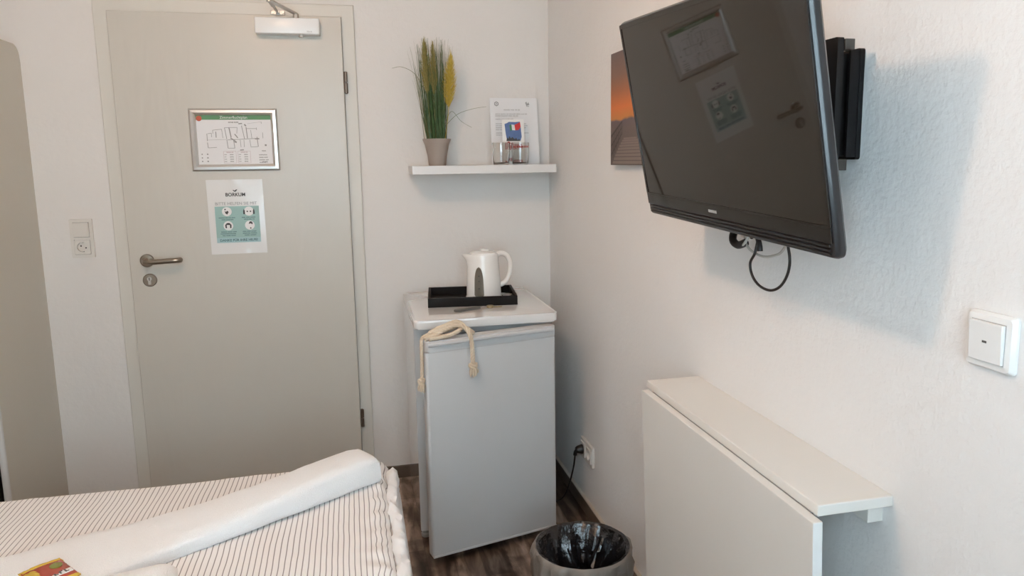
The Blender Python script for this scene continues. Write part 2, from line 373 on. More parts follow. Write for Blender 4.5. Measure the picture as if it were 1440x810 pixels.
# near wall with the window opening behind the camera
WX0, WX1, WZ0, WZ1 = -1.75, -0.25, .80, 2.20
b_ = BM()
ring_prism(b_, [(XL-.1, 0), (0, 0), (0, ZC), (XL-.1, ZC)], [(WX0, WZ0), (WX1, WZ0), (WX1, WZ1), (WX0, WZ1)], YN-.1, YN, 'y')
struct(finish(b_, 'wall_near', M['wall']))
win = thing('window_1', kind='structure', loc=(0, YN-.05, 0))
b_ = BM(); ring_prism(b_, [(WX0, WZ0), (WX1, WZ0), (WX1, WZ1), (WX0, WZ1)], [(WX0+.06, WZ0+.06), (WX1-.06, WZ0+.06), (WX1-.06, WZ1-.06), (WX0+.06, WZ1-.06)], -.03, .03, 'y')
box(b_, -1.03, -.97, -.03, .03, WZ0+.06, WZ1-.06); finish(b_, 'window_frame', M['white_plastic'], win)
for a, c in ((WX0+.06, -1.03), (-.97, WX1-.06)):
    b_ = BM(); box(b_, a, c, -.004, .004, WZ0+.06, WZ1-.06); finish(b_, 'pane', M['pane'], win)

# baseboards
def base(name, x0, x1, y0, y1):
    b_ = BM(); box(b_, x0, x1, y0, y1, 0, .056, .002); struct(finish(b_, name, M['skirting']))
base('baseboard_far', XL, -1.787, -.012, 0)
base('baseboard_far', -.820, 0, -.012, 0)
base('baseboard_right', -.012, 0, YN, -.012)
base('baseboard_left', XL, XL+.012, YN, -.012)
b_ = BM(); box(b_, -.0125, 0, YN, -.012, .056, .061); struct(finish(b_, 'trim_1', M['skirting_top']))

# ------------------------------------------------------------------ door
door = thing('door_1', kind='structure')
b_ = BM()
fo = [(-1.786, 0), (-1.786, 2.043), (-.821, 2.043), (-.821, 0), (-.885, 0), (-.885, 1.978), (-1.722, 1.978), (-1.722, 0)]
prism(b_, fo, -.014, 0, 'y', bev=.004)
ring = [(-1.714, 0), (-1.714, DZ), (DX1, DZ), (DX1, 0), (DX1-.02, 0), (DX1-.02, DZ-.02), (-1.694, DZ-.02), (-1.694, 0)]
prism(b_, ring, 0, .1, 'y')
finish(b_, 'door_frame', M['frame_paint'], door)
b_ = BM(); box(b_, -1.7335, -.8735, -.034, -.0145, .008, 1.992, .003); box(b_, -1.692, -.914, -.0145, .01, .008, 1.95)
leaf = finish(b_, 'door_leaf', M['door'], door)
b_ = BM(); box(b_, -.8735, -.8722, -.030, -.0142, .008, 1.992); finish(b_, 'gap_shade_strip', M['gap'], door)  # thin dark strip painting the shade between leaf and frame, hinge side
for z0, z1 in ((1.690, 1.778), (.264, .345)):
    b_ = BM()
    for a, c in ((z0, (z0+z1)/2-.001), ((z0+z1)/2+.001, z1)):
        lathe(b_, [(.004, a), (.0075, a+.002), (.0075, c-.002), (.004, c)], 14, -.8655, -.034, True, True)
    box(b_, -.872, -.862, -.034, -.014, z0+.004, z1-.004)
    finish(b_, 'hinge', M['bronze'], door, True)
# handle: rosette, neck and curved lever
b_ = BM(); T = Matrix.Translation((-1.668, -.034, 1.036)) @ Matrix.Rotation(PI/2, 4, 'X')
lathe(b_, [(.026, 0), (.026, .006), (.023, .009), (.010, .010), (.010, .012)], 32, close_top=True); bmesh.ops.transform(b_, matrix=T, verts=b_.verts)
h = finish(b_, 'handle', M['steel'], door, True)
b_ = BM(); tube(b_, [(-1.668, -.036, 1.036), (-1.668, -.062, 1.036), (-1.666, -.078, 1.036), (-1.655, -.088, 1.036), (-1.630, -.092, 1.0355), (-1.58, -.093, 1.0375), (-1.557, -.093, 1.0385), (-1.541, -.088, 1.0385), (-1.536, -.075, 1.0385)],
     lambda t: .0105 if t < .97 else .009, 14, 6); finish(b_, 'lever', M['steel'], h, True)
b_ = BM(); T = Matrix.Translation((-1.664, -.034, .957)) @ Matrix.Rotation(PI/2, 4, 'X')
lathe(b_, [(.026, 0), (.026, .006), (.023, .009), (.001, .010)], 32, close_top=True); bmesh.ops.transform(b_, matrix=T, verts=b_.verts)
lk = finish(b_, 'lock_rosette', M['steel'], door, True)
b_ = BM(); prism(b_, circ(-1.664, .963, .0085, 16) , -.0475, -.043, 'y'); box(b_, -1.669, -1.659, -.047, -.043, .940, .962); finish(b_, 'lock_cylinder', M['arm_metal'], lk)
b_ = BM(); box(b_, -1.6653, -1.6627, -.048, -.046, .957, .969); finish(b_, 'keyhole', M['dark'], lk)
# door closer
b_ = BM(); box(b_, -1.199, -.957, -.088, -.034, 1.913, 1.974, .004, 3)
clo = finish(b_, 'door_closer', M['bright_plastic'], door, True)
clo['label'] = 'white box door closer screwed to the top of the door'
b_ = BM(); textlines(b_, 1, -1.005, -.970, 1.9225, .01, .0055, -.0880, 71, 'L', 1); finish(b_, 'closer_mark', M['ink_light'], clo)
b_ = BM(); lathe(b_, [(.008, 1.905), (.008, 1.913)], 14, -1.03, -.06, True, True); finish(b_, 'closer_valve', M['white_plastic'], clo, True)
b_ = BM(); lathe(b_, [(.011, 1.974), (.011, 1.992), (.008, 1.996)], 16, -1.045, -.062, True, True)
ARM0 = Vector((-1.045, -.062, 1.993)); ELB = Vector((-1.128, -.215, 2.012)); BR = Vector((-1.115, -.035, 2.003))
def bar(bm, a, b, w_, t_):
    d = (b-a).normalized(); s = d.cross(Vector((0, 0, 1))).normalized()*w_/2; q = Vector((0, 0, t_/2))
    v = [bm.verts.new(p) for p in (a-s-q, a+s-q, a+s+q, a-s+q, b-s-q, b+s-q, b+s+q, b-s+q)]
    for i in ((0, 1, 2, 3), (7, 6, 5, 4), (0, 4, 5, 1), (1, 5, 6, 2), (2, 6, 7, 3), (3, 7, 4, 0)): bm.faces.new([v[k] for k in i])
bar(b_, ARM0, ELB, .018, .006); lathe(b_, [(.011, ELB.z-.006), (.011, ELB.z+.008)], 14, ELB.x, ELB.y, True, True)
finish(b_, 'closer_arm', M['arm_metal'], clo, False)
b_ = BM(); tube(b_, [ELB, BR], .005, 10); bar(b_, ELB, ELB+(BR-ELB)*.5, .014, .007)
finish(b_, 'closer_rod', M['arm_metal'], clo, False)
b_ = BM(); box(b_, -1.142, -1.088, -.024, -.0145, 1.994, 2.012, .002); box(b_, -1.122, -1.108, -.045, -.02, 1.998, 2.008)
for x in (-1.134, -1.096): tube(b_, [(x, -.029, 2.003), (x, -.020, 2.003)], .005, 10)
finish(b_, 'closer_bracket', M['arm_metal'], clo)

# ------------------------------------------------------------------ escape plan in aluminium snap frame
FX, FZ, FW, FH = -1.4725, 1.6283, .331, .244
pl = thing('snap_frame', 'silver aluminium snap frame holding a printed escape plan with green header, on the door', 'picture frame', (FX+FW/2, -.034, FZ-FH))
b_ = BM()
prof = [(0, 0), (0, .006), (.006, .012), (.016, .013), (.024, .009), (.026, .004), (.026, 0)]   # (inward, outward)
rings = []
for a, d in prof:
    x0, x1, z0, z1 = -FW/2+a, FW/2-a, a, FH-a
    rings.append([b_.verts.new(p) for p in ((x0, -d, z0), (x1, -d, z0), (x1, -d, z1), (x0, -d, z1))])
for A, B in zip(rings, rings[1:]+rings[:1]):
    for k in range(4): b_.faces.new((A[k], A[(k+1) % 4], B[(k+1) % 4], B[k]))
finish(b_, 'frame', M['alu'], pl)
b_ = BM(); box(b_, -FW/2+.02, FW/2-.02, -.002, 0, .02, FH-.02)
sh = finish(b_, 'poster', M['paper'], pl)
x0, x1, z0, z1 = -FW/2+.026, FW/2-.026, .026, FH-.026; y = -.0022
b_ = BM(); box(b_, x0, x1, y-.0002, y, z1-.017, z1); finish(b_, 'header_band', M['green'], sh)
b_ = BM(); prism(b_, circ(x0+.011, z1-.012, .0105, 24), y-.0008, y-.0003, 'y'); finish(b_, 'sticker', M['red_sticker'], sh)
b_ = BM(); addtext(b_, 'Zimmerfluchtplan', .0145, 0, z1-.0085, y-.0004); finish(b_, 'heading', M['white_ink'], sh)
b_ = BM(); textlines(b_, 1, -.035, .03, z1-.027, .01, .0055, y, 3, 'C')
def ln(x_a, z_a, x_b, z_b, t=.0016):
    """thin printed line, poster fraction coordinates"""
    X = lambda q: x0+(x1-x0)*q
    Z = lambda q: z1-(z1-z0)*q
    a = Vector((X(x_a), 0, Z(z_a))); b = Vector((X(x_b), 0, Z(z_b))); d = (b-a).normalized(); s = Vector((-d.z, 0, d.x))*t/2
    v = [b_.verts.new((p.x, y-.0003, p.z)) for p in (a-s, b-s, b+s, a+s)]; b_.faces.new(v)
for q in ((.13, .37, .13, .52, .0022), (.13, .55, .135, .66, .0022), (.135, .66, .25, .65), (.14, .37, .19, .36), (.19, .36, .19, .44), (.13, .5, .40, .49, .0008), (.21, .30, .33, .28), (.21, .30, .21, .37), (.33, .28, .34, .46), (.25, .33, .25, .45, .003),
          (.37, .25, .39, .48, .0022), (.37, .25, .54, .245), (.43, .25, .45, .45, .004), (.54, .245, .53, .37), (.39, .5, .40, .67, .0022), (.40, .67, .49, .67), (.48, .49, .49, .67, .0022), (.40, .50, .82, .47, .0018), (.57, .5, .575, .65), (.62, .5, .62, .65), (.60, .21, .63, .48, .0022),
          (.66, .24, .67, .47, .003), (.66, .27, .80, .27), (.72, .30, .73, .47), (.80, .25, .80, .3), (.70, .5, .71, .65), (.71, .65, .81, .64), (.80, .44, .81, .64, .0025), (.77, .48, .83, .48, .004), (.68, .17, .87, .13, .0007), (.87, .13, .87, .17), (.88, .35, .88, .47, .0015),
          (.49, .53, .52, .55, .006), (.56, .17, .61, .165, .004), (.56, .71, .61, .705, .004), (.44, .46, .50, .52, .004), (.50, .38, .54, .46, .004), (.64, .18, .66, .22, .005)): ln(*q)
box(b_, x1-.028, x1-.021, y-.0003, y, z0+.071, z0+.078)
finish(b_, 'floor_plan', M['ink_grey'], sh)
b_ = BM()
for bx in (-.047, .007):
    ring_prism(b_, rrect(bx, bx+.048, z0+.004, z0+.052, .001, 1), rrect(bx+.0009, bx+.0471, z0+.0049, z0+.0511, .0005, 1), y-.0003, y, 'y')
    textlines(b_, 1, bx+.004, bx+.044, z0+.047, .01, .004, y, 5, 'C')
finish(b_, 'legend_boxes', M['ink_pink'], sh)
b_ = BM()
for bx in (-.047, .007):
    for k in range(4):
        textlines(b_, 1, bx+.003, bx+.018, z0+.038-k*.009, .01, .003, y, 6+k, 'L', .8)
        textlines(b_, 1, bx+.024, bx+.045, z0+.038-k*.009, .01, .0045, y, 16+k, 'L', .9)
for k in range(3):
    box(b_, x0+.011, x0+.015, y-.0003, y, z0+.010+k*.014, z0+.015+k*.014); box(b_, x0+.031, x0+.036, y-.0003, y, z0+.010+k*.014, z0+.015+k*.014)
textlines(b_, 4, x1-.052, x1-.004, z0+.036, .010, .0045, y, 31, 'L', .7); textlines(b_, 1, x1-.042, x1-.004, z0+.008, .01, .006, y, 33, 'L', .98); textlines(b_, 1, x1-.04, x1-.012, z0+.052, .01, .005, y, 34, 'L', .8)
finish(b_, 'legend_print', M['ink_grey'], sh)

# ------------------------------------------------------------------ laminated notice
nt_ = thing('laminated_notice', 'laminated white notice with teal panel, taped on the door below the framed plan', 'notice', (-1.3205, -.0345, 1.0495))
LW, LH = .214, .300
b_ = BM()
# slightly wavy sheet
nx, nz_ = 12, 16
thin_sheet(b_, [[(-LW/2+LW*i/nx-.002*(j/nz_-.5), -.0012-.0015*max(0, math.sin(i*1.1+j*.5))*(.2+(j == 0 or j == nz_)), LH*j/nz_) for i in range(nx+1)] for j in range(nz_+1)], (0, .0006, 0))
sheet = finish(b_, 'sheet', M['lam'], nt_, True)
y = -.0034
b_ = BM(); box(b_, -.082, .086, y-.0002, y+.0002, .046, .193); finish(b_, 'teal_panel', M['teal'], nt_)
b_ = BM(); box(b_, -.082, .086, y-.0004, y-.0001, .046, .066)
finish(b_, 'bottom_band', M['teal_light'], nt_)
b_ = BM(); addtext(b_, 'BITTE HELFEN SIE MIT', .0165, 0, .2035, y, 1.0); finish(b_, 'heading', M['ink_grey'], nt_)
b_ = BM(); addtext(b_, 'BORKUM', .0195, 0.0, .239, y, .95, .0004)
prism(b_, [(0, .251), (.004, .2535), (.009, .2615), (.002, .259), (-.001, .254)], y-.0003, y, 'y'); prism(b_, [(-.001, .251), (-.004, .252), (-.010, .259), (-.003, .2575), (0, .2535)], y-.0003, y, 'y')
finish(b_, 'leaf_logo_and_name', M['ink'], nt_)
b_ = BM(); addtext(b_, 'DANKE FÜR IHRE HILFE!', .0135, .002, .0555, y-.0005, 1.0, .0004)
finish(b_, 'thanks_line', M['teal_dark'], nt_)
b_ = BM()
CI = ((-.037, .172), (.047, .172), (-.035, .115), (.047, .115))
b_.free(); DS = []
for cx, cz in CI:
    b_ = BM(); prism(b_, circ(cx, cz, .0185, 28), y-.0005, y-.0002, 'y'); DS.append(finish(b_, 'icon_disc', M['white_ink'], nt_))
yy = y-.0006; b_ = BM()
prism(b_, [(-.045, .176), (-.040, .171), (-.036, .176), (-.030, .171), (-.036, .160), (-.043, .165)], yy-.0003, yy, 'y'); prism(b_, circ(-.043, .181, .003, 10), yy-.0003, yy, 'y'); finish(b_, 'icon', M['ink'], DS[0]); b_ = BM()
for s in (-1, 1):
    prism(b_, [(.047+s*.015, .160), (.047+s*.022, .160), (.047+s*.022, .172), (.047+s*.019, .182), (.047+s*.016, .176)][::s], yy-.0003, yy, 'y'); prism(b_, circ(.047+s*.006, .171, .003, 10), yy-.0003, yy, 'y')
finish(b_, 'icon', M['ink'], DS[1]); b_ = BM()
prism(b_, [(-.046, .105), (-.047, .118), (-.040, .126), (-.030, .126), (-.023, .118), (-.024, .105), (-.029, .105), (-.029, .118), (-.041, .118), (-.041, .105)], yy-.0003, yy, 'y')
finish(b_, 'icon', M['ink'], DS[2]); b_ = BM()
prism(b_, [(.043, .120), (.046, .129), (.053, .131), (.059, .124), (.056, .117), (.052, .122)], yy-.0003, yy, 'y'); prism(b_, circ(.050, .103, .003, 8), yy-.0003, yy, 'y')
finish(b_, 'icon', M['ink'], DS[3])
for cx, cz in CI:
    b_ = BM(); textlines(b_, 2 if cz > .15 else 3, cx-.033, cx+.033, cz-.025, .0075, .0046, y-.0003, int(cx*1000)+90, 'C', 1); finish(b_, 'caption', M['teal_dark'], nt_)

# ------------------------------------------------------------------ switch and socket plates
def schuko(parent, cx, cz, face, m_, rad=.0195):
    """recessed round socket insert facing -y at y=face"""
    b_ = BM(); ring_prism(b_, [(cx+.0275*(1 if -45 <= ((a+45) % 360)-45 < 45 or a > 315 else 0), 0) for a in ()] or rrect(cx-.0275, cx+.0275, cz-.0275, cz+.0275, .002, 5), circ(cx, cz, rad, 24, 0, 360) if False else [(cx+rad*math.cos(math.radians(7.5+a)), cz+rad*math.sin(math.radians(7.5+a))) for a in range(0, 360, 15)], face, face+.005, 'y')
    ins = finish(b_, 'socket_insert', m_, parent)
    b_ = BM(); lathe(b_, [(.0001, 0), (rad, 0), (rad, .012)], 28, close_bottom=False); bmesh.ops.transform(b_, matrix=Matrix.Translation((cx, face+.012, cz)) @ Matrix.Rotation(PI/2, 4, 'X'), verts=b_.verts)
    finish(b_, 'socket_well', m_, ins, True)
    for s in (-1, 1):
        b_ = BM(); prism(b_, circ(cx+s*.0085, cz-s*.004, .0028, 12), face+.0108, face+.0118, 'y'); finish(b_, 'pin_hole', M['dark'], ins)
    for s in (-1, 1):
        b_ = BM(); box(b_, cx-.002, cx+.002, face+.002, face+.011, cz+s*.018-.0015, cz+s*.018+.0015); finish(b_, 'earth_clip', M['arm_metal'], ins)
    return ins
sp_ = thing('switch_socket_plate', 'double plate with rocker switch above a round socket, left of the door', 'light switch', (-1.9015, 0, 1.054))
b_ = BM(); o_ = rrect(-.0405, .0405, 0, .152, .004, 5)
ring_prism(b_, rrect(-.0405, .0405, 0, .152, .003, 3), rrect(-.0290, .0290, .0130, .1395, .001, 3), -.009, 0, 'y'); box(b_, -.0290, .0290, -.009, 0, .0715, .0805); finish(b_, 'frame', M['white_plastic'], sp_)
b_ = BM(); box(b_, -.0282, .0278, -.0135, -.005, .0820, .1385, .0010); finish(b_, 'rocker', M['white_plastic'], sp_)
b_ = BM(); box(b_, -.029, .029, -.006, -.004, .0805, .1395); finish(b_, 'rocker_base', M['gap'], sp_)
schuko(sp_, 0, .042, -.0125, M['white_plastic'])

# helper frame: objects modelled facing -y are turned to face -x on the right wall
def on_right(y_, z_): return (0, y_, z_), -PI/2
loc, rz = on_right(-2.4055, 1.113)
ws = thing('wall_switch', 'single white rocker light switch on the right wall near the folding table', 'light switch', loc, rz)
b_ = BM()
rr = [(.0, .0405, .006), (.004, .0405, .006), (.010, .037, .006), (.011, .031, .004)]
rings = []
for d, hw, rad in rr: rings.append([b_.verts.new((a, -d, c+.0405)) for a, c in rrect(-hw, hw, -hw, hw, rad, 5)])
for A, B in zip(rings, rings[1:]):
    for k in range(len(A)): b_.faces.new((A[k], A[(k+1) % len(A)], B[(k+1) % len(A)], B[k]))
b_.faces.new(rings[-1]); finish(b_, 'frame', M['bright_plastic'], ws, True, angle=30)
b_ = BM(); box(b_, -.028, .028, -.0165, -.010, .0125, .0685, .0012, T=Matrix.Translation((0, -.0125, .0405)) @ Matrix.Rotation(math.radians(2.5), 4, 'X') @ Matrix.Translation((0, .0125, -.0405))); rk = finish(b_, 'rocker', M['bright_plastic'], ws)
b_ = BM(); box(b_, -.029, .029, -.0115, -.0105, .0115, .0695); finish(b_, 'rocker_gap', M['ink_light'], ws)
b_ = BM(); box(b_, -.0035, .0035, -.0172, -.0160, .0395, .0425); finish(b_, 'indicator_lens', M['led'], rk)

loc, rz = on_right(-.564, .224)
ls = thing('double_socket', 'low double socket plate on the right wall beside the fridge with black plug', 'socket', loc, rz)
b_ = BM(); box(b_, -.074, .074, -.010, 0, 0, .0125, .001); box(b_, -.074, .074, -.010, 0, .0685, .081, .001)
for xa_, xb_ in ((-.074, -.064), (-.008, .008), (.064, .074)): box(b_, xa_, xb_, -.010, 0, .0120, .0690)
finish(b_, 'frame', M['white_plastic'], ls)
schuko(ls, .036, .0405, -.0140, M['white_plastic'])
schuko(ls, -.036, .0405, -.0140, M['white_plastic'])
cb = thing('power_cable', 'black plug and mains cable of the fridge hanging from the low socket', 'cable', (-.02, -.528, .26))
b_ = BM(); T = Matrix.Rotation(-PI/2, 4, 'Y')
lathe(b_, [(.017, 0), (.019, .012), (.014, .030), (.010, .036)], 20, close_top=True); bmesh.ops.transform(b_, matrix=Matrix.Translation((.014, 0, .004)) @ T, verts=b_.verts)
tube(b_, [(-.012, 0, .006), (-.022, .002, -.006), (-.024, .003, -.020)], .0075, 10, 4)
finish(b_, 'plug', M['black'], cb, True)
b_ = BM(); tube(b_, [(-.024, .003, -.018), (-.028, .01, -.07), (-.036, .04, -.15), (-.045, .07, -.21), (-.06, .10, -.2495), (-.10, .10, -.256), (-.15, .15, -.256)], .0035, 8, 6); finish(b_, 'cord', M['black'], cb, True)

# ------------------------------------------------------------------ wall shelf and what stands on it
SX0, SX1, SD, SZ = -.623, -.022, .20, 1.393
b_ = BM(); box(b_, SX0, SX1, -SD, 0, SZ-.034, SZ, .0012)
tag(finish(b_, 'wall_shelf', M['shelf']), 'white floating wall shelf in the corner above the fridge', 'shelf')
# potted grass
px, py = -.510, -.105
gp = thing('potted_grass', 'artificial green grass with yellow plumes in a taupe pot on the wall shelf', 'plant', (px, py, SZ))
b_ = BM(); lathe(b_, [(.034, 0), (.036, .003), (.040, .04), (.050, .085), (.0585, .106), (.0585, .110), (.055, .110), (.048, .095), (.047, .09)], 40)
finish(b_, 'pot', M['pot'], gp, True)
b_ = BM(); lathe(b_, [(.0001, .092), (.0505, .092)], 24, close_bottom=False); finish(b_, 'soil', M['soil'], gp)
def blade(bm, p0, p1, bend, w0, seg=7):
    side = Vector((random.uniform(-1, 1), random.uniform(-1, 1), 0)).normalized(); prev = None
    for k in range(seg+1):
        t = k/seg; p = p0.lerp(p1, t)+bend*(t*(1-t)*2)
        ww = w0*(1-.75*t); a = bm.verts.new(p-side*ww); b = bm.verts.new(p+side*ww); c = bm.verts.new(p+Vector((-side.y, side.x, 0))*ww*.5)
        if prev:
            for i in range(3): bm.faces.new((prev[i], prev[(i+1) % 3], (a, b, c)[(i+1) % 3], (a, b, c)[i]))
        prev = (a, b, c)
b_ = BM()
for i in range(240):
    a = random.uniform(0, 2*PI); rr_ = .040*math.sqrt(random.random()); p0 = Vector((rr_*math.cos(a), rr_*math.sin(a), .09))
    k = 1.15+random.random()*.75
    p1 = Vector((p0.x*k-.014+random.uniform(-.014, .014), p0.y*1.2, random.choice((.30, .36, .40, .44, .47, .49))+random.uniform(-.03, .03)))
    blade(b_, p0, p1, Vector((random.uniform(-.012, .012), random.uniform(-.01, .01), 0)), random.uniform(.0010, .0019))
finish(b_, 'grass_blades', M['grass'], gp, recalc=False)
b_ = BM()
for dx, dz in tuple((random.uniform(-.062, .072), random.uniform(.44, .52)) for q in range(26))+((-.098, .475), (-.080, .505), (-.066, .49), (-.110, .46), (-.055, .50), (.012, .515), (.030, .51), (.045, .505), (.058, .51), (.066, .49), (.022, .505), (.05, .515), (.074, .48)):
    p0 = Vector((dx*.3, random.uniform(-.02, .02), .09)); blade(b_, p0, Vector((dx, random.uniform(-.03, .03), dz)), Vector((random.uniform(-.006, .006), 0, 0)), .0014)
for pts in (((.03, -.02, .16), (.06, -.03, .22), (.10, -.03, .18), (.145, -.02, .155)), ((.03, .0, .155), (.09, .02, .21), (.16, .04, .235), (.22, .045, .245)), ((-.04, 0, .30), (-.08, 0, .37), (-.13, .02, .40), (-.17, .02, .395)), ((-.052, -.01, .10), (-.060, -.01, .2), (-.068, -.01, .3), (-.078, -.01, .36))):
    tube(b_, pts, lambda t: .0011*(1-.5*t), 5, 6)
finish(b_, 'stray_blades', M['grass_dry'], gp, recalc=False)
def plume(cx, cy_, z0_, z1_, w_, m_, lean, n=420):
    b_ = BM()
    for i in range(n):
        t = random.random(); a = random.uniform(0, 2*PI); env = w_*math.sin(PI*min(1, .12+.88*t)**.75)**.7
        base_ = Vector((cx+lean*t, cy_, z0_+(z1_-z0_)*t)); out = Vector((math.cos(a)*env, math.sin(a)*env, .035+.02*random.random()))
        blade(b_, base_, base_+out*random.uniform(.6, 1), Vector((0, 0, 0)), .0013, 2)
    tube(b_, [(cx*.6, cy_*.6, .09), (cx, cy_, z0_), (cx+lean, cy_, z1_)], .0011, 5, 4)
    finish(b_, 'plume', m_, gp, recalc=False)
plume(-.036, -.030, .29, .470, .026, M['plume_olive'], -.006, 620)
plume(-.008, -.028, .28, .460, .020, M['plume_olive'], .000, 520)
plume(.050, -.030, .235, .415, .034, M['plume'], .014, 900)
# house rules sheet leaning on the wall
ps = thing('paper_sheet', 'white printed paper sheet leaning on the wall behind the glasses on the shelf', 'paper', (-.162, -.006, SZ))
lean = Matrix.Translation((0, -.044, 0)) @ Matrix.Rotation(math.radians(-8), 4, 'X')
b_ = BM()
W2 = .105
thin_sheet(b_, [[(-W2+2*W2*i/12, -.0024*math.cos(i/12*PI*2), .288*j/8) for i in range(13)] for j in range(9)], (0, .0006, 0))
finish(b_, 'sheet', M['paper'], ps, True, lean)
b_ = BM(); y = -.0035
textlines(b_, 1, -.058, .040, .236, .01, .0055, y, 2, 'C', 1)
textlines(b_, 2, -.083, .070, .218, .008, .0048, y, 7, 'L', 1)
textlines(b_, 1, -.083, .045, .196, .008, .0048, y, 8, 'L', 1)
textlines(b_, 4, -.083, .072, .176, .0085, .0048, y, 9, 'L', .97)
textlines(b_, 2, -.083, .072, .136, .0085, .0048, y, 12, 'L', .97)
finish(b_, 'printed_lines', M['ink_light'], ps, False, lean)
b_ = BM(); hexr = lambda r_: [(-.076+r_*math.cos(math.radians(30+60*k)), .262+r_*math.sin(math.radians(30+60*k))) for k in range(6)]
ring_prism(b_, hexr(.0105), hexr(.0062), y-.0003, y, 'y')
prism(b_, circ(-.076, .262, .003, 8), y-.0003, y, 'y')
prism(b_, [(.052, .268), (.058, .272), (.060, .262), (.066, .270), (.070, .258), (.056, .254)], y-.0003, y, 'y'); textlines(b_, 1, .056, .078, .252, .01, .005, y, 4, 'L', 1)
finish(b_, 'logos', M['ink_grey'], ps, False, lean)
# postcard
pc = thing('postcard', 'small white card with a tricolour flag picture and red lettering behind the glasses', 'card', (-.181, -.085, SZ))
lean = Matrix.Translation((0, -.018, 0)) @ Matrix.Rotation(math.radians(-6), 4, 'X')
b_ = BM(); box(b_, -.048, .048, 0, .0006, 0, .192); finish(b_, 'card', M['card'], pc, False, lean)
y = -.0003
b_ = BM(); prism(b_, [(-.037, .172), (-.026, .176), (-.018, .181), (.010, .180), (.030, .182), (.034, .15), (.036, .118), (.031, .102), (-.028, .100), (-.033, .13)], y-.0003, y, 'y'); finish(b_, 'picture', M['blue'], pc, False, lean)
b_ = BM(); prism(b_, [(-.016, .167), (-.007, .170), (-.005, .146), (-.013, .142)], y-.0007, y-.0003, 'y'); finish(b_, 'flag_green_band', M['flag_green'], pc, False, lean)
b_ = BM(); prism(b_, [(-.007, .170), (.006, .168), (.009, .145), (-.005, .146)], y-.0007, y-.0003, 'y'); finish(b_, 'flag_white_band', M['white_ink'], pc, False, lean)
b_ = BM(); prism(b_, [(.006, .168), (.020, .174), (.031, .180), (.033, .160), (.024, .147), (.009, .145)], y-.0007, y-.0003, 'y'); finish(b_, 'flag_red_band', M['flag_red'], pc, False, lean)
b_ = BM(); prism(b_, [(-.031, .100), (-.029, .114), (-.022, .110), (-.018, .121), (-.012, .111), (-.004, .117), (.004, .108), (.012, .113), (.018, .104), (.024, .110), (.030, .100)], y-.0007, y-.0003, 'y'); finish(b_, 'crowd', M['ink'], pc, False, lean)
b_ = BM()
for i in range(8):
    xx = -.036+i*.0095; box(b_, xx, xx+.003, y-.0004, y, .062, .082); box(b_, xx+.0045, xx+.0068, y-.0004, y, .062+(i % 3)*.003, .082)
    box(b_, xx, xx+.0028, y-.0004, y, .014, .028); box(b_, xx+.0045, xx+.0068, y-.0004, y, .014+(i % 2)*.003, .028)
prism(b_, circ(-.022, .090, .008, 12), y-.0005, y, 'y')
finish(b_, 'red_lettering', M['ink_red'], pc, False, lean)
# two drinking glasses
def tumbler(loc, label):
    g_ = thing('drinking_glass', label, 'glass', loc, 0, 'drinking glasses on the shelf')
    b_ = BM(); lathe(b_, [(.0001, 0), (.031, 0), (.0335, .003), (.0365, .06), (.0375, .088), (.0372, .0915), (.0358, .0915), (.0350, .088), (.0340, .05), (.0315, .010), (.0001, .008)], 40, close_bottom=False)
    finish(b_, 'tumbler', M['glass'], g_, True)
    return g_
g1 = tumbler((-.246, -.140, SZ), 'plain clear tumbler, left of the two glasses on the shelf, nearer the plant')
g2 = tumbler((-.163, -.138, SZ), 'clear tumbler with red print, right of the two glasses on the shelf')
b_ = BM()
for a0 in range(-148, -30, 12):
    for zz, hh in ((.074, .008),):
        for k in (0, 5): 
            a = math.radians(a0+k); ca, sa = math.cos(a), math.sin(a); T = Matrix.Translation((.0377*ca, .0377*sa, zz)) @ Matrix.Rotation(a, 4, 'Z')
            box(b_, -.0001, .0002, -.0011, .0011, -hh/2, hh/2, T=T)
finish(b_, 'red_print', M['ink_red'], g2)

# ------------------------------------------------------------------ fridge
fr = thing('mini_fridge', 'white under-counter fridge with its door ajar, in the corner', 'fridge', (-.405, -.33, 0))
P_ = lambda x, y_: (x+.405, y_+.33)
b_ = BM(); box(b_, -.670+.405, -.150+.405, -.585+.33, -.075+.33, .028, .818, .004)
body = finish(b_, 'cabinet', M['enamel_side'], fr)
b_ = BM(); ring_prism(b_, rrect(-.2645, .2545, .030, .817, .004, 3), rrect(-.238, .228, .075, .790, .004, 3), -.2565, -.2545, 'y'); finish(b_, 'front_rim', M['enamel'], body)
b_ = BM(); box(b_, -.236, .226, -.2562, -.2552, .076, .789); finish(b_, 'opening', M['seal'], body)
b_ = BM(); prism(b_, rrect(-.267, .262, -.310, .270, .014, 5), .819, .852, 'z', bev=.010, seg=5); finish(b_, 'worktop', M['worktop'], fr, True, angle=50)
for fx in (-.245, .235):
    for fy in (-.235, .235):
        b_ = BM(); lathe(b_, [(.016, 0), (.018, .004), (.018, .014), (.012, .016), (.012, .029)], 20, fx, fy, True, True); finish(b_, 'foot', M['foot'], fr, True)
# door: local frame at the hinge, x runs left, -y is outward
ang = math.radians(13.6)
DT = Matrix.Translation((-.172+.405, -.632+.33, 0)) @ Matrix.Rotation(ang, 4, 'Z')
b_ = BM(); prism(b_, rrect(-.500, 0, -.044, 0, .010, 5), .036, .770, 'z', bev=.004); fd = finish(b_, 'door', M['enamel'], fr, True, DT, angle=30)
b_ = BM(); box(b_, -.490, -.010, .0, .012, .050, .800, .003); finish(b_, 'door_seal', M['seal'], fd)
b_ = BM(); prism(b_, rrect(-.500, 0, -.046, 0, .012, 5), .7725, .812, 'z', bev=.006, seg=4)
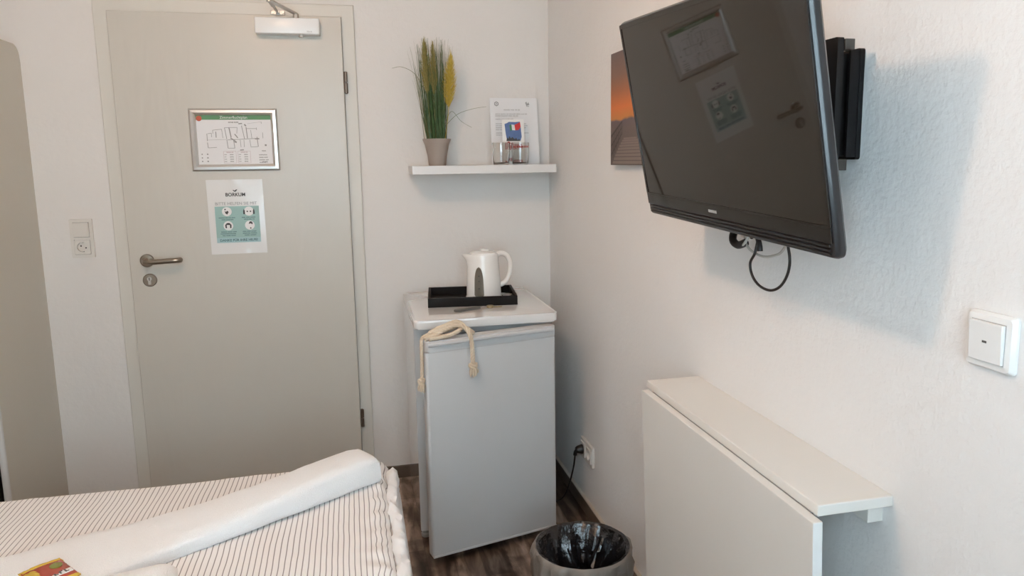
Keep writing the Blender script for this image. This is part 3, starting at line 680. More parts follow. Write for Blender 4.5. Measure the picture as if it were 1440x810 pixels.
# grip lip: bulging rail with a scooped recess behind it
pts = []
for i in range(25):
    t = i/24; x = -.490+.48*t; pts.append((x, -.043-.011*math.sin(PI*t)**.5, .7985+.005*math.sin(PI*t)))
tube(b_, pts, lambda t: .0075, 10)
hd = finish(b_, 'grip_rail', M['enamel'], fd, True, angle=35)
b_ = BM(); box(b_, -.498, -.002, -.0443, -.002, .7695, .7735); finish(b_, 'grip_seam', M['ink_light'], fd)
b_ = BM(); box(b_, -.497, -.002, -.046, 0, .028, .037, .002); finish(b_, 'door_bottom_cap', M['enamel'], fd)
b_ = BM(); box(b_, .215, .245, -.305, -.255, .020, .034); finish(b_, 'hinge_plate', M['arm_metal'], fr)

# ------------------------------------------------------------------ rope over the fridge door
# door-space helper: t along the door from the free end, d out of the front face, z
def DP(t, d, z):
    v = Matrix.Translation((-.172, -.632, 0)) @ Matrix.Rotation(ang, 4, 'Z') @ Vector((-.500+t, -.044-d, z)); return v
rp_ = thing('rope', 'cream twisted cotton rope draped over the top of the open fridge door', 'rope', tuple(DP(.06, -.02, .812)))
R0 = Vector(rp_.location)
def rope(bm, pts, r_=.0062, pitch=.030, n=8):
    P = spline([Vector(p)-R0 for p in pts], 14); fr_ = frames(P); L = 0; S_ = [[], [], []]
    for i, (p, t, a, b) in enumerate(fr_):
        if i: L += (p-fr_[i-1][0]).length
        for s in range(3):
            an = 2*PI*(L/pitch+s/3); S_[s].append(p+(a*math.cos(an)+b*math.sin(an))*r_*.52)
    for s in range(3): tube(bm, S_[s], r_*.60, 6)
def tassel(bm, p, r_=.013):
    p = Vector(p)-R0
    for k in range(7):   # knot wraps
        a = 2*PI*k/7
        tube(bm, [p+Vector((math.cos(a+q*2.2)*r_*.75, math.sin(a+q*2.2)*r_*.75, .004-.012*q+.003*math.sin(a*2))) for q in (0, .5, 1)], .0052, 6, 4)
    for k in range(15):
        a = 2*PI*k/15; q = random.uniform(.35, 1.35)
        tube(bm, [p+Vector((math.cos(a)*r_*.4, math.sin(a)*r_*.4, -.006)), p+Vector((math.cos(a)*r_*q, math.sin(a)*r_*q, -.020)), p+Vector((math.cos(a)*r_*q*.95, math.sin(a)*r_*q*.95, -.026-random.random()*.018))], .0026, 6, 3)
b_ = BM()
rope(b_, [DP(.008, -.030, .820), DP(.05, -.030, .834), DP(.09, -.025, .850), DP(.125, -.010, .857), DP(.146, .004, .842), DP(.158, .014, .815), DP(.163, .014, .775), DP(.164, .014, .745), DP(.164, .014, .720)], .0075)
rope(b_, [DP(.002, -.012, .819), DP(.04, -.014, .828), DP(.08, -.012, .845), DP(.115, -.004, .855), DP(.145, -.002, .844), DP(.168, -.010, .828), DP(.182, -.02, .817)], .0075)
rope(b_, [DP(.006, -.022, .824), DP(.05, -.020, .842), DP(.085, -.016, .858), DP(.115, -.012, .866), DP(.138, -.012, .855), DP(.155, -.020, .834)], .0075)
rope(b_, [DP(.015, -.004, .819), DP(.05, .0, .822), DP(.09, .0, .826), DP(.125, -.002, .838), DP(.138, -.014, .850)], .0075)
rope(b_, [DP(.012, -.028, .822), DP(.004, -.022, .826), DP(-.006, -.020, .818), DP(-.009, -.016, .80), DP(-.010, -.014, .77), DP(-.010, -.014, .73), DP(-.011, -.014, .70), DP(-.011, -.014, .680)], .0055)
rope(b_, [DP(.010, -.036, .820), DP(.06, -.038, .828), DP(.10, -.036, .838), DP(.128, -.026, .850)], .0075)
rope(b_, [DP(.02, -.018, .834), DP(.06, -.026, .848), DP(.10, -.022, .858), DP(.13, -.016, .862)], .0075)
finish(b_, 'twisted_rope', M['rope'], rp_, True, angle=80)
b_ = BM(); tassel(b_, DP(.164, .017, .714), .016); finish(b_, 'tassel', M['rope'], rp_, True, angle=80)
b_ = BM(); tassel(b_, DP(-.014, -.014, .676), .012); finish(b_, 'tassel', M['rope'], rp_, True, angle=80)

# ------------------------------------------------------------------ tray, kettle, sachets, keys
ZT = .8522
tr = thing('tray', 'black wooden tray on top of the fridge', 'tray', (-.411, -.300, ZT), math.radians(-6.5))
TW, TD, TH, tt = .348, .262, .036, .010
b_ = BM(); box(b_, -TW/2, TW/2, -TD/2, TD/2, 0, .006); finish(b_, 'base', M['black_wood'], tr)
for s in (-1, 1):
    b_ = BM(); box(b_, -TW/2, TW/2, s*TD/2-(tt if s > 0 else 0), s*TD/2+(0 if s > 0 else tt), 0, TH, .0015); finish(b_, 'long_side', M['black_wood'], tr)
for s in (-1, 1):
    b_ = BM(); x_ = s*(TW/2-tt/2)
    ring_prism(b_, rrect(-TD/2+tt, TD/2-tt, 0, TH, .001, 4), rrect(-.038, .038, .013, .027, .006, 4), x_-tt/2, x_+tt/2, 'x'); finish(b_, 'handle_side', M['black_wood'], tr)
KX, KY = -.366, -.335; KZ = ZT+.0062
kt = thing('kettle', 'white electric kettle with grey water gauge standing in the black tray', 'kettle', (KX, KY, KZ), math.radians(-4))
b_ = BM(); lathe(b_, [(.064, 0), (.072, .002), (.074, .012), (.071, .018)], 40, close_top=True); finish(b_, 'power_base', M['kettle'], kt, True)
def kbody(bm, prof, n=48, spout=True):
    rings = []
    for r_, z, ex in prof:
        ring = []
        for k in range(n):
            a = 2*PI*k/n; x, y_ = r_*math.cos(a)*1.0, r_*.92*math.sin(a)
            if ex and spout:
                wgt = max(0, math.cos(a-PI))**10; x -= ex*wgt
            ring.append(bm.verts.new((x, y_, z)))
        rings.append(ring)
    for A, B in zip(rings, rings[1:]):
        for k in range(n): bm.faces.new((A[k], A[(k+1) % n], B[(k+1) % n], B[k]))
    bm.faces.new(rings[0][::-1]); bm.faces.new(rings[-1])
b_ = BM(); kbody(b_, [(.069, .018, 0), (.0695, .03, 0), (.067, .09, 0), (.063, .14, .002), (.061, .165, .010), (.061, .183, .024), (.059, .188, .024)])
bmesh.ops.translate(b_, vec=(0, 0, 0), verts=b_.verts)
finish(b_, 'jug', M['kettle'], kt, True, angle=50)
b_ = BM(); kbody(b_, [(.054, .188, 0), (.053, .192, 0), (.040, .197, 0), (.015, .199, 0)], spout=False); ld = finish(b_, 'lid', M['kettle'], kt, True)
b_ = BM(); box(b_, -.010, .022, -.013, .013, .198, .205, .003); finish(b_, 'lid_button', M['kettle'], ld, True)
b_ = BM(); tube(b_, [(.048, 0, .176), (.068, 0, .186), (.092, 0, .180), (.106, 0, .158), (.109, 0, .130), (.103, 0, .100), (.091, 0, .075), (.072, 0, .062), (.055, 0, .060)], lambda t: .0125-.002*math.sin(PI*t), 14, 6)
bmesh.ops.scale(b_, vec=(1, 1.25, 1), verts=b_.verts)
finish(b_, 'handle', M['kettle'], kt, True)
# gauge: pointed-arch strip wrapped on the jug
b_ = BM(); gz0, gz1 = .024, .140; rows = []
for j in range(25):
    t = j/24; z = gz0+(gz1-gz0)*t; hw = .0185*(1-.18*t) if t < .45 else .0185*(1-.18*.45)*math.sqrt(max(0, 1-((t-.45)/.55)**2)*.98+.004)
    if j == 0: hw *= .75
    rb = .069-.0*(z); rb = .0695-(z-.03)*(.0025/.06) if z < .09 else .067-(z-.09)*.08
    row = []
    for i in range(7):
        x = -.024+hw*(i/3-1); a = math.asin(max(-1, min(1, x/rb))); row.append(b_.verts.new((rb*math.sin(a)*1.01, -rb*.92*math.cos(a)-.0012, z)))
    rows.append(row)
for A, B in zip(rows, rows[1:]):
    for i in range(6): b_.faces.new((A[i], A[i+1], B[i+1], B[i]))
bmesh.ops.solidify(b_, geom=b_.faces[:], thickness=.002)
gg = finish(b_, 'water_gauge', M['gauge'], kt, True)
b_ = BM()
for z in (.055, .084, .104): box(b_, -.0265, -.0235, -.0695, -.058, z, z+.003)
finish(b_, 'level_marks', M['ink'], gg)
for i, (x, y_, a, lab) in enumerate(((-.278, -.262, 20, 'small white sachet in the back right corner of the tray'), (-.262, -.300, 70, 'small white sachet lying against the right side of the tray, beside the kettle'))):
    b_ = BM(); nx = 8; G = []
    for j in range(6): G.append([b_.verts.new((-.028+.056*k/nx, -.016+.032*j/5, .004+.006*math.sin(PI*k/nx)*math.sin(PI*j/5))) for k in range(nx+1)])
    for j in range(5):
        for k in range(nx): b_.faces.new((G[j][k], G[j][k+1], G[j+1][k+1], G[j+1][k]))
    bmesh.ops.solidify(b_, geom=b_.faces[:], thickness=.003)
    s_ = finish(b_, 'sachet', M['paper']); s_.location = (x, y_, ZT+.0062+.004*i); s_.rotation_euler = (0, 0, math.radians(a)); tag(s_, lab, 'sachet', 'sachets in the tray')
ky = thing('door_key', 'key with grey oval fob lying in front of the black tray on the fridge', 'key', (-.398, -.492, ZT), math.radians(6))
b_ = BM()
out = [(-.098+.020*math.cos(a), -.018+.013*math.sin(a)) for a in [math.radians(x) for x in range(70, 300, 15)]]
out += [(-.060, -.013), (-.010, -.002), (-.010, .010), (-.060, .004)]
prism(b_, out, .001, .009, 'z', bev=.002); finish(b_, 'fob', M['fob'], ky)
b_ = BM(); tube(b_, [(-.008+.012+.011*math.cos(2*PI*k/16), .006+.011*math.sin(2*PI*k/16), .004) for k in range(17)], .0012, 6); finish(b_, 'key_ring', M['arm_metal'], ky, True)
b_ = BM(); prism(b_, circ(.030, .006, .013, 20), .002, .010, 'z'); prism(b_, [(.042, .003), (.075, .001), (.078, .004), (.075, .008), (.070, .007), (.066, .010), (.060, .008), (.054, .010), (.042, .009)], .002, .0045, 'z'); finish(b_, 'key', M['brass'], ky)

# ------------------------------------------------------------------ sunset canvas on the right wall
cv = thing('canvas_picture', 'sunset boardwalk canvas picture on the right wall, half hidden by the television', 'picture', (0, -.875, 1.392))
b_ = BM(); box(b_, -.022, 0, -.50, 0, 0, .356, .001); finish(b_, 'stretched_canvas', M['sunset'], cv)
b_ = BM(); y = -.0224
def pr(b_, pts): b_.faces.new([b_.verts.new((y, -a, c)) for a, c in pts])
for t in range(9):     # boardwalk planks
    z = .004+t*.0125*(1-t*.03); hw = .19*(1-t/12); pr(b_, [(.17-hw*.8, z), (.17+hw, z), (.17+hw*.96, z+.009*(1-t*.05)), (.17-hw*.8*.96, z+.009*(1-t*.05))])
finish(b_, 'printed_boardwalk', M['deck_print'], cv)
b_ = BM(); y = -.0228
pr(b_, [(.004, .085), (.11, .135), (.11, .140), (.004, .096)]); pr(b_, [(.004, .055), (.11, .118), (.11, .122), (.004, .062)]); pr(b_, [(.004, .025), (.11, .100), (.11, .104), (.004, .032)])
for k in range(7): a = .008+k*.016; z = .010+k*.014; pr(b_, [(a, z), (a+.004, z), (a+.004, z+.075-k*.006), (a, z+.075-k*.006)])
pr(b_, [(.46, .085), (.27, .135), (.27, .140), (.46, .096)]); pr(b_, [(.46, .045), (.27, .110), (.27, .115), (.46, .054)])
finish(b_, 'printed_railing', M['rail_print'], cv)

# ------------------------------------------------------------------ television
tvC = Vector((-.165, -1.56, 1.281)); yaw, tilt, TVW, TVH, rol = .022, .2065, .690, .445, -.0418
n_ = Vector((-math.cos(yaw)*math.cos(tilt), -math.sin(yaw)*math.cos(tilt), -math.sin(tilt)))
w_ = Vector((math.sin(yaw), -math.cos(yaw), 0)); u_ = n_.cross(w_)
if u_.z < 0: u_ = -u_
wv_ = w_*math.cos(rol)+u_*math.sin(rol); uv_ = u_*math.cos(rol)-w_*math.sin(rol)
# local axes: x = width (viewer left to right), z = up, -y = towards the viewer
Mt = Matrix((wv_, -n_, uv_)).transposed().to_4x4(); Mt.translation = tvC
tv = thing('television', 'black flat-screen television tilted forward on its wall bracket', 'television'); tv.matrix_world = Mt
TT = .042
def rings_loft(bm, spec, cap0=True, cap1=True, n=6):
    """stack of rounded rectangles (inset, depth, radius)"""
    L = [[bm.verts.new((a, d, c)) for a, c in rrect(i_, TVW-i_, i_, TVH-i_, r_, n)] for i_, d, r_ in spec]
    for A, B in zip(L, L[1:]):
        for k in range(len(A)): bm.faces.new((A[k], A[(k+1) % len(A)], B[(k+1) % len(A)], B[k]))
    if cap0: bm.faces.new(L[0])
    if cap1: bm.faces.new(L[-1][::-1])
b_ = BM()   # case: rounded outer shell with a bulged back
rings_loft(b_, [(.0065, .001, .008), (.003, .0018, .010), (.0008, .005, .012), (-.001, .010, .013), (-.001, .017, .013), (.003, .022, .013), (.018, .026, .013), (.035, .036, .013), (.045, .040, .012)])
case = finish(b_, 'case', M['tv_case'], tv, True, angle=35)
b_ = BM(); prism(b_, rrect(.12, TVW-.12, .08, TVH-.10, .02), .039, .058, 'y', bev=.008, seg=3); finish(b_, 'rear_housing', M['black'], tv, True)
b_ = BM(); ring_prism(b_, rrect(.005, TVW-.005, .050, TVH-.005, .004, 4), rrect(.012, TVW-.012, .054, TVH-.014, .001, 4), -.0015, .0015, 'y')
box(b_, .006, TVW-.006, -.0015, .0015, .027, .0505)
finish(b_, 'bezel', M['tv_bezel'], tv)
b_ = BM(); box(b_, .010, TVW-.010, -.0002, .001, .052, TVH-.012); finish(b_, 'screen', M['tv_screen'], tv)
b_ = BM()
for k in range(3): box(b_, .012, TVW-.012, -.0022, .0015, .0065+k*.0068, .0102+k*.0068, .0012)
finish(b_, 'speaker_slats', M['tv_case'], tv)
b_ = BM()
for k in range(7): box(b_, .302+k*.0048, .302+k*.0048+.0036, -.0020, -.0015, .0365, .0420)
finish(b_, 'brand_mark', M['logo'], tv)

# bracket
tb = thing('tv_bracket', 'black steel television wall bracket behind the television', 'bracket', (0, -1.80, 1.50))
b_ = BM(); ring_prism(b_, rrect(-.302, .302, -.094, .094, .005, 5), [(-.2775+.0035*math.cos(math.radians(7.5+15*k)), .001+.0085*math.sin(math.radians(7.5+15*k))) for k in range(24)], -.010, -.0015, 'x')
finish(b_, 'wall_plate', M['black_metal'], tb)
for y0_, y1_ in ((-.300, -.294), (.294, .300)):
    b_ = BM(); box(b_, -.028, -.010, y0_, y1_, -.09, .09); finish(b_, 'wall_flange', M['black_metal'], tb)
TBI = Matrix.Translation((0, 1.80, -1.50))
for x_a in (.12, .52):
    b_ = BM(); box(b_, x_a, x_a+.04, .0585, .066, .12, .36); o = finish(b_, 'arm_plate', M['black_metal'], tb); o.matrix_local = TBI @ Mt
b_ = BM(); prism(b_, rrect(-.314, .25, -.095, .109, .004, 3), -.064, -.052, 'x'); finish(b_, 'swing_plate', M['black_metal'], tb)
b_ = BM(); box(b_, -.052, -.011, -.284, -.20, -.088, .088, .002); finish(b_, 'dark_gap_filler', M['black_metal'], tb)  # black block added to darken the lit gap between the plates
for y_ in (-.15, .14):
    b_ = BM(); box(b_, -.115, -.064, y_, y_+.03, -.05, .06, .002); finish(b_, 'link', M['black_metal'], tb)
    b_ = BM(); box(b_, -.052, -.010, y_, y_+.03, -.05, .06, .002); finish(b_, 'link', M['black_metal'], tb)
for z0_, z1_, yy_ in ((.088, .106, -.306), (-.112, -.093, -.300)):
    b_ = BM(); box(b_, -.052, -.034, yy_-.012, yy_+.006, z0_, z1_, .001); finish(b_, 'hinge_tab', M['tab'], tb)
for z in (.075, .060, -.060, -.075):
    b_ = BM(); tube(b_, [(-.009, -.290, z), (-.014, -.290, z)], .003, 10); finish(b_, 'bolt', M['arm_metal'], tb)

# cables under the television
pb = thing('power_plug', 'black mains plug in a wall socket below the television', 'plug', (-.002, -1.765, 1.245))
b_ = BM(); box(b_, -.010, .002, -.035, .045, -.012, .068, .002); finish(b_, 'socket_plate', M['white_plastic'], pb)
b_ = BM(); tube(b_, [(-.010, .010, .020), (-.040, .012, .008), (-.050, .006, -.012), (-.048, -.014, -.022), (-.040, -.034, -.014)], .0085, 12, 5); finish(b_, 'plug_body', M['black'], pb, True)
b_ = BM(); tube(b_, [(-.036, -.060, .03), (-.036, -.072, .004), (-.036, -.082, -.018), (-.036, -.084, -.028)], .0058, 10, 5); tube(b_, [(-.03, -.03, .020), (-.034, -.046, -.002), (-.036, -.060, .02)], .0045, 10, 4); finish(b_, 'second_plug', M['black'], pb, True)
c1 = BM(); tube(c1, [(-.040, -1.842, 1.24), (-.046, -1.842, 1.212), (-.050, -1.832, 1.190), (-.050, -1.842, 1.165), (-.050, -1.872, 1.148), (-.050, -1.915, 1.1455), (-.050, -1.952, 1.162), (-.050, -1.975, 1.195), (-.056, -1.982, 1.235), (-.075, -1.975, 1.30), (-.115, -1.96, 1.345)], .0028, 10, 8)
o = finish(c1, 'black_cable', M['black'], None, True); tag(o, 'thin black cord hanging in a loop below the television', 'cable')
c1 = BM(); tube(c1, [(-.030, -1.775, 1.262), (-.040, -1.790, 1.236), (-.042, -1.815, 1.217), (-.036, -1.855, 1.207), (-.034, -1.895, 1.213), (-.036, -1.93, 1.228), (-.04, -1.965, 1.27)], .0026, 10, 8); tube(c1, [(-.035, -1.765, 1.226), (-.047, -1.790, 1.222), (-.049, -1.815, 1.240), (-.05, -1.82, 1.26)], .003, 8, 6)
o = finish(c1, 'antenna_cable', M['cable_grey'], None, True); tag(o, 'thin grey cable curving below the television beside the black plugs', 'cable')
c1 = BM(); tube(c1, [(-.120, -1.93, 1.345), (-.075, -1.98, 1.352), (-.050, -2.03, 1.358), (-.035, -2.070, 1.352), (-.032, -2.083, 1.338), (-.036, -2.072, 1.326), (-.045, -2.04, 1.322), (-.06, -1.98, 1.318), (-.02, -1.93, 1.315), (-.002, -1.90, 1.315)], .0062, 10, 6)
o = finish(c1, 'white_cable', M['cable_white'], None, True); tag(o, 'white cable loop sticking out behind the right edge of the television', 'cable')

# ------------------------------------------------------------------ folding wall table
tbl = thing('folding_table', 'white wall-mounted drop-leaf table folded down on the right wall', 'table', (0, -1.87, .76))
b_ = BM(); box(b_, -.1445, 0, -.363, .367, .0655, .085, .002, 3); finish(b_, 'fixed_top', M['table'], tbl)
# hanging leaf, bottom resting towards the wall
LT = Matrix.Translation((-.1475, .0, .067)) @ Matrix.Rotation(math.radians(-2.0), 4, 'Y')
b_ = BM(); box(b_, -.018, 0, -.381, .349, -.600, 0, .0015, 2); lf = finish(b_, 'drop_leaf', M['table'], tbl, False, LT)
b_ = BM(); box(b_, -.0175, -.0005, -.3815, -.3805, -.599, -.001); finish(b_, 'leaf_edging', M['table_edge'], lf)
b_ = BM(); box(b_, -.150, -.140, -.345, .325, .0615, .0655); hgs = finish(b_, 'hinge_strip', M['foot'], tbl)
b_ = BM(); box(b_, -.030, 0, -.340, .345, .028, .0655, .001); finish(b_, 'wall_rail', M['table'], tbl)
for yb in (-.15, .15):
    b_ = BM(); box(b_, -.14, -.03, yb-.009, yb+.009, .035, .0655, .001); finish(b_, 'support_arm', M['table'], tbl)

# ------------------------------------------------------------------ waste bin
bx_, by_, BR_, BH = -.252, -1.285, .143, .285
wb = thing('waste_bin', 'round waste bin with dark plastic liner in front of the fridge', 'bin', (bx_, by_, 0))
b_ = BM(); lathe(b_, [(.105, 0), (.108, .004), (BR_-.008, BH-.006), (BR_-.005, BH), (BR_-.010, BH), (BR_-.014, BH-.01), (.102, .006)], 48); finish(b_, 'bin_body', M['bin'], wb, True)
b_ = BM(); n = 96; rg = []
def cr(a, k, s): return noise.noise(Vector((math.cos(a)*s, math.sin(a)*s, k)))
prof = [(BR_+.001, BH-.095, 1.5), (BR_+.004, BH-.055, 1.5), (BR_+.006, BH-.022, 1.2), (BR_+.003, BH+.001, .5), (BR_-.004, BH+.006, .2), (BR_-.012, BH+.002, .3), (BR_-.022, BH-.025, 1), (BR_-.034, BH-.06, 1.8), (BR_-.044, BH-.10, 2.6), (BR_-.055, BH-.15, 3), (BR_-.068, BH-.20, 3), (BR_-.10, BH-.235, 3), (.004, BH-.245, 1)]
for i, (r_, z, am) in enumerate(prof):
    rg.append([b_.verts.new(((r_+am*.015*cr(2*PI*k/n, i*.45, 5.5)+am*.005*cr(2*PI*k/n, i*.8+9, 14))*math.cos(2*PI*k/n), (r_+am*.015*cr(2*PI*k/n, i*.45, 5.5)+am*.005*cr(2*PI*k/n, i*.8+9, 14))*math.sin(2*PI*k/n), z+(.012*am*cr(2*PI*k/n, 40+i, 4) if i in (0, 8, 9, 10, 11) else 0))) for k in range(n)])
k_out = 4
for A, B in list(zip(rg, rg[1:]))[:k_out]:
    for k in range(n): b_.faces.new((A[k], A[(k+1) % n], B[(k+1) % n], B[k]))
finish(b_, 'liner_cuff', M['liner_out'], wb, True, angle=60)
b_ = BM(); rg2 = []
pf2 = prof[4:]
for i, (r_, z, am) in enumerate(pf2, 4):
    row = []
    for k in range(n):
        a = 2*PI*k/n; q = r_+am*.014*cr(a, i*.55, 4.5)-am*.016*abs(cr(a, i*.7+9, 7)); row.append(b_.verts.new((q*math.cos(a), q*math.sin(a), z+(.014*am*cr(a, 40+i, 4) if i > 7 else 0))))
    rg2.append(row)
for A, B in zip(rg2, rg2[1:]):
    for k in range(n): b_.faces.new((A[k], A[(k+1) % n], B[(k+1) % n], B[k]))
b_.faces.new(rg2[-1]); finish(b_, 'liner_inside', M['liner'], wb, True, angle=35)

# ------------------------------------------------------------------ bed
bed = thing('bed', 'bed with white fitted sheet standing before the door', 'bed', (-1.50, -2.06, 0))
b_ = BM(); box(b_, -.70, .70, -1.00, .985, .14, .30, .01); finish(b_, 'bed_base', M['sheet'], bed)
for x in (-.62, .62):
    for y_ in (-.92, .90): b_ = BM(); lathe(b_, [(.025, 0), (.03, .14)], 16, x, y_, True, True); finish(b_, 'leg', M['black_wood'], bed, True)
b_ = BM(); vs = box(b_, -.72, .735, -1.00, 1.005, .27, .475)
bmesh.ops.bevel(b_, geom=b_.edges[:], offset=.055, segments=6, profile=.5, affect='EDGES'); finish(b_, 'mattress', M['sheet'], bed, True, angle=80)
# duvet: a dense sheet with crumples, wrapped over the far edge and bunched on the right side
dv = thing('duvet', 'beige and dark pinstriped duvet spread over the bed', 'duvet', (-1.50, -2.06, .475))
b_ = BM(); NX, NY = 150, 170; G = []; uvx = {}
X0, X1, Y0, Y1 = -.715, .705, -.98, 1.02
def dz(x, y_):
    """height of the duvet surface above the mattress"""
    h_ = .047+.008*noise.noise(Vector((x*2.2, y_*2.2, 0)))+.0035*noise.noise(Vector((x*7, y_*5, 3)))+.002*noise.noise(Vector((x*22, y_*9, 5)))
    ed = min(X1-x, x-X0, Y1-y_); h_ -= .050*max(0, 1-ed/.045)**2.2
    rt = max(0, 1-(X1-x)/.10); h_ += rt*.006*math.sin(y_*70+3*noise.noise(Vector((x*9, y_*12, 1))))
    return h_
for j in range(NY+1):
    row = []
    for i in range(NX+1):
        tx = i/NX; ty = j/NY; tx = 1-(1-tx)**1.15; ty = 1-(1-ty)**1.25
        x = X0+(X1-X0)*tx; y_ = Y0+(Y1-Y0)*ty
        wx = x
        if x > X1-.06: wx = x+.010*noise.noise(Vector((0, y_*9, 2)))+.006*noise.noise(Vector((4, y_*26, 2)))
        row.append(b_.verts.new((wx, y_+(.006*noise.noise(Vector((x*5, 0, 9))) if y_ > Y1-.06 else 0), dz(x, y_))))
        uvx[row[-1]] = (x, y_)
    G.append(row)
uvl = b_.loops.layers.uv.new('UVMap')
for j in range(NY):
    for i in range(NX): b_.faces.new((G[j][i], G[j][i+1], G[j+1][i+1], G[j+1][i]))
# hanging skirt on the far end and right side
def skirt(edge, out, drop, steps=5):
    prev = edge
    for s in range(1, steps+1):
        t = s/steps; cur = []
        for k, v in enumerate(edge):
            a, c = uvx[v]; wob = .006*noise.noise(Vector((a*20, c*20, s*.6)))
            nv = b_.verts.new(v.co+Vector(out)*(.012*math.sin(PI*t)+wob)+Vector((0, 0, -drop*t))); uvx[nv] = (a+out[0]*drop*t, c); cur.append(nv)
        for k in range(len(cur)-1): b_.faces.new((prev[k], prev[k+1], cur[k+1], cur[k]))
        prev = cur
skirt(G[-1][:], (0, 1, 0), .05)
skirt([G[j][-1] for j in range(NY+1)], (1, 0, 0), .028)
for f_ in b_.faces:
    for l in f_.loops: l[uvl].uv = uvx[l.vert]
finish(b_, 'cover', M['duvet'], dv, True, angle=80, recalc=True)
b_ = BM(); rgs = []; nn_ = 14
for j in range(241):
    y_ = Y0+.01+(Y1-Y0-.07)*j/240; ring = []
    for k in range(nn_):
        a = 2*PI*k/nn_; q = .017*(1+.38*noise.noise(Vector((y_*16, math.cos(a)*1.5, math.sin(a)*1.5)))+.35*noise.noise(Vector((y_*45, math.cos(a)*2, math.sin(a)*2+5))))
        ring.append(b_.verts.new((X1+.002+.012*noise.noise(Vector((y_*6, 3, 1)))+q*1.0*math.cos(a), y_, .015+q*1.15*math.sin(a))))
    rgs.append(ring)
for A, B in zip(rgs, rgs[1:]):
    for k in range(nn_): b_.faces.new((A[k], A[(k+1) % nn_], B[(k+1) % nn_], B[k]))
b_.faces.new(rgs[0][::-1]); b_.faces.new(rgs[-1]); finish(b_, 'crumpled_hem', M['hem'], dv, True, angle=80)
BZ = .520    # duvet surface level

# towels --------------------------------------------------------------
def loft_towel(name, secs, m_, n=40, rad=.4):
    """secs: list of (centre, across vector, width, height); superellipse cross-section"""
    b_ = BM(); L = []
    for ci, (c_, ac, wd, ht) in enumerate(secs):
        c_ = Vector(c_); ac = Vector(ac).normalized(); ring = []
        for k in range(n):
            a = 2*PI*k/n; ca, sa = math.cos(a), math.sin(a); ex = .55
            X = math.copysign(abs(ca)**ex, ca)*wd/2; Z = math.copysign(abs(sa)**ex, sa)*ht/2+ht/2
            wob = .004*noise.noise(Vector((ci*.35, k*.35, 1)))
            ring.append(b_.verts.new(c_+ac*(X+wob)+Vector((0, 0, Z+wob*(.6 if sa > 0 else 0)))))
        L.append(ring)
    for A, B in zip(L, L[1:]):
        for k in range(n): b_.faces.new((A[k], A[(k+1) % n], B[(k+1) % n], B[k]))
    b_.faces.new(L[0][::-1]); b_.faces.new(L[-1])
    return b_
d = Vector((-.485, -.317, 0)).normalized(); pdir = Vector((-.547, .837, 0))
org = Vector((-.822, -1.228, BZ-.002)) # near-bottom corner at the right end
key = [(0, .105, .074), (.008, .118, .084), (.03, .122, .088), (.15, .125, .084), (.30, .135, .074), (.42, .155, .062), (.55, .19, .054), (.70, .235, .050), (.85, .26, .046), (1.0, .27, .04)]
secs = []
for i in range(41):
    s = i/40; s = s**1.3*1.0
    for (a, wa, ha), (b2, wb_, hb) in zip(key, key[1:]):
        if a <= s <= b2: q = (s-a)/(b2-a); W_ = wa+(wb_-wa)*q; H_ = ha+(hb-ha)*q; break
    c_ = org+d*s+pdir*(W_/2)
    secs.append((c_, pdir, W_, H_))
b_ = loft_towel('bath_towel', secs, M['towel'])
tag(finish(b_, 'bath_towel', M['towel'], None, True, angle=60), 'long folded white bath towel lying diagonally across the bed', 'towel', 'white towels on the bed')
# smaller towel, folded, lying on the near edge of the big one
o2 = Vector((-1.262, -1.640, BZ+.022)); secs = []
d2 = Vector((-.97, -.235, 0)).normalized(); p2 = Vector((-.235, .97, 0)); p2 = Vector((d2.y, -d2.x, 0)) if False else Vector((.235, -.97, 0)).normalized()
for i in range(22):
    s = i/21*.34; e_ = min(1, .6+s/.02*.4); secs.append((o2+d2*s+p2*.11, p2, .22, .056*e_))
b_ = loft_towel('hand_towel', secs, M['towel'])
tag(finish(b_, 'hand_towel', M['towel'], None, True, angle=60), 'smaller folded white towel lying against the near edge of the long towel', 'towel', 'white towels on the bed')

# sweets bag on the towel
sb = thing('sweets_bag', 'small gold and red foil bag of sweets lying on the towel', 'sweets', (-1.516, -1.605, BZ+.044), math.radians(-51))
def pillow(bm, x0, x1, y0, y1, h_, nx=18, ny=10, crump=.0012):
    T_ = []
    for sgn in (1, -1):
        G = [[bm.verts.new((x0+(x1-x0)*i/nx, y0+(y1-y0)*j/ny, h_+sgn*h_*(math.sin(PI*i/nx)**.5*math.sin(PI*j/ny)**.6)+crump*noise.noise(Vector((i*.9, j*.9, sgn))))) for i in range(nx+1)] for j in range(ny+1)]
        for j in range(ny):
            for i in range(nx): bm.faces.new((G[j][i], G[j][i+1], G[j+1][i+1], G[j+1][i]))
        T_.append(G)
b_ = BM(); pillow(b_, -.046, .046, -.038, .038, .008); finish(b_, 'foil_bag', M['candy_red'], sb, True, angle=80)
for xa_, xb_ in ((-.056, -.034), (.040, .054)):
    b_ = BM(); pillow(b_, xa_, xb_, -.040, .040, .006, 6, 14, .003); finish(b_, 'gold_seal', M['gold_foil'], sb, True, angle=80)
b_ = BM(); pillow(b_, -.034, .020, -.041, -.012, .0085, 10, 8, .004); finish(b_, 'gold_corner', M['gold_foil'], sb, True, angle=80)
b_ = BM(); prism(b_, circ(-.008, .016, .012, 16), .0150, .0172, 'z'); finish(b_, 'sweet_picture', M['candy_green'], sb)
b_ = BM(); box(b_, .018, .034, -.036, .034, .0115, .0140, .001); nb = finish(b_, 'name_band', M['white_ink'], sb)
b_ = BM()
for k in range(6):
    yy = -.030+k*.0100; box(b_, .020, .032, yy, yy+.0030, .0138, .0146); box(b_, .020+(k % 2)*.009, .023+(k % 2)*.009, yy+.003, yy+.0068, .0138, .0146)
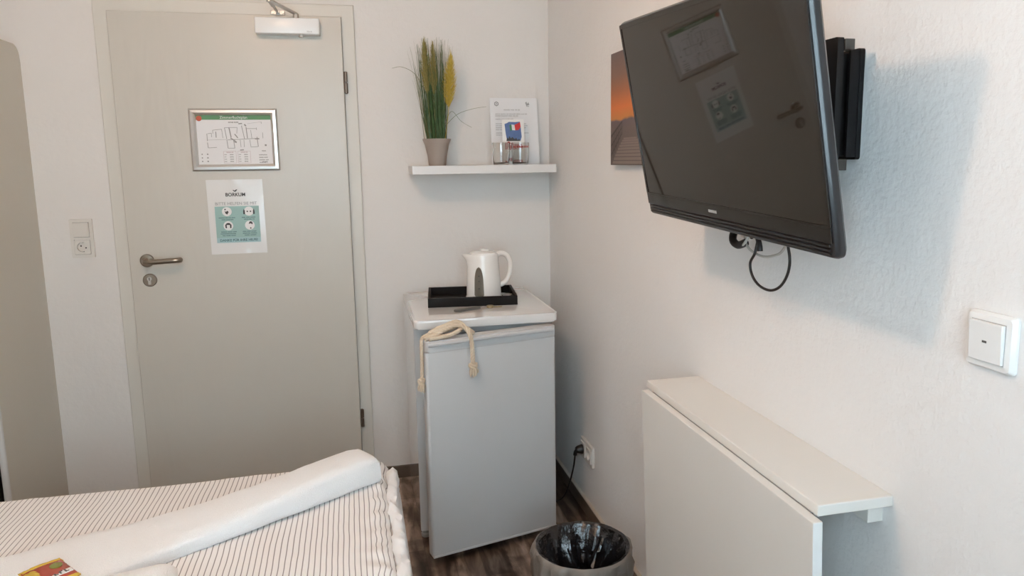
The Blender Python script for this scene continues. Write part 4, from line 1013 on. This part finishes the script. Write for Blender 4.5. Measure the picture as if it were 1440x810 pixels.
finish(b_, 'lettering', M['ink'], nb)

# ------------------------------------------------------------------ wardrobe at the left
wd = thing('wardrobe', 'tall pale grey wardrobe side with rounded corner at the left of the door wall', 'wardrobe', (-2.30, -.24, 0))
b_ = BM()
# right-hand side panel (faces +x): outline in (y,z), rounded top corners
pts = [(.240, 0.0), (.240, 1.80)]+[(.240-.045+.045*math.cos(math.radians(a)), 1.815+.045*math.sin(math.radians(a))) for a in range(10, 91, 16)]+[(-.195, 1.86)]+[(-.195+.045*math.cos(math.radians(a)), 1.815+.045*math.sin(math.radians(a))) for a in range(106, 181, 15)]+[(-.240, 0.0)]
prism(b_, pts, .228, .25, 'x', bev=.003); finish(b_, 'side_panel', M['wardrobe'], wd)
b_ = BM(); tube(b_, [(.239, -.2415, .0), (.239, -.2415, 1.80)], .011, 12); finish(b_, 'edge_strip', M['wardrobe_edge'], wd, True)
b_ = BM(); box(b_, -.44, -.42, -.24, .24, 0, 1.85); box(b_, -.42, .228, .225, .24, 0, 1.84); box(b_, -.42, .228, -.22, .225, 1.80, 1.82); box(b_, -.42, .228, -.22, .225, .05, .07); finish(b_, 'carcass', M['wardrobe'], wd)
b_ = BM(); n = 60; a_ = []
for k in range(n+1):
    x = -.42+.64*k/n; y_ = -.235+.012*math.sin(k*1.1); a_.append((b_.verts.new((x, y_, .40)), b_.verts.new((x, y_, 1.80))))
for p, q in zip(a_, a_[1:]): b_.faces.new((p[0], q[0], q[1], p[1]))
bmesh.ops.solidify(b_, geom=b_.faces[:], thickness=.002)
finish(b_, 'curtain', M['curtain'], wd, True)
b_ = BM(); box(b_, -.40, .215, -.235, .15, .075, .385, .012); finish(b_, 'drawer_box', M['box_black'], wd)

# ------------------------------------------------------------------ ceiling lamp
cl = thing('ceiling_lamp', 'round white glass ceiling lamp above the foot of the bed', 'lamp', (LAMP[0], LAMP[1], ZC))
b_ = BM(); lathe(b_, [(.001, -.045), (.05, -.045), (.055, -.04), (.055, 0)], 32, close_bottom=False, close_top=True); finish(b_, 'base', M['bright_plastic'], cl, True)
ld_ = bpy.data.lights.new('lamp_bulb', 'POINT'); ld_.energy = 25; ld_.color = (1.0, 0.67, 0.455); ld_.shadow_soft_size = .045
lo = bpy.data.objects.new('lamp_bulb', ld_); C.objects.link(lo); lo.parent = cl; lo.location = (0, 0, LAMP[2]-ZC)
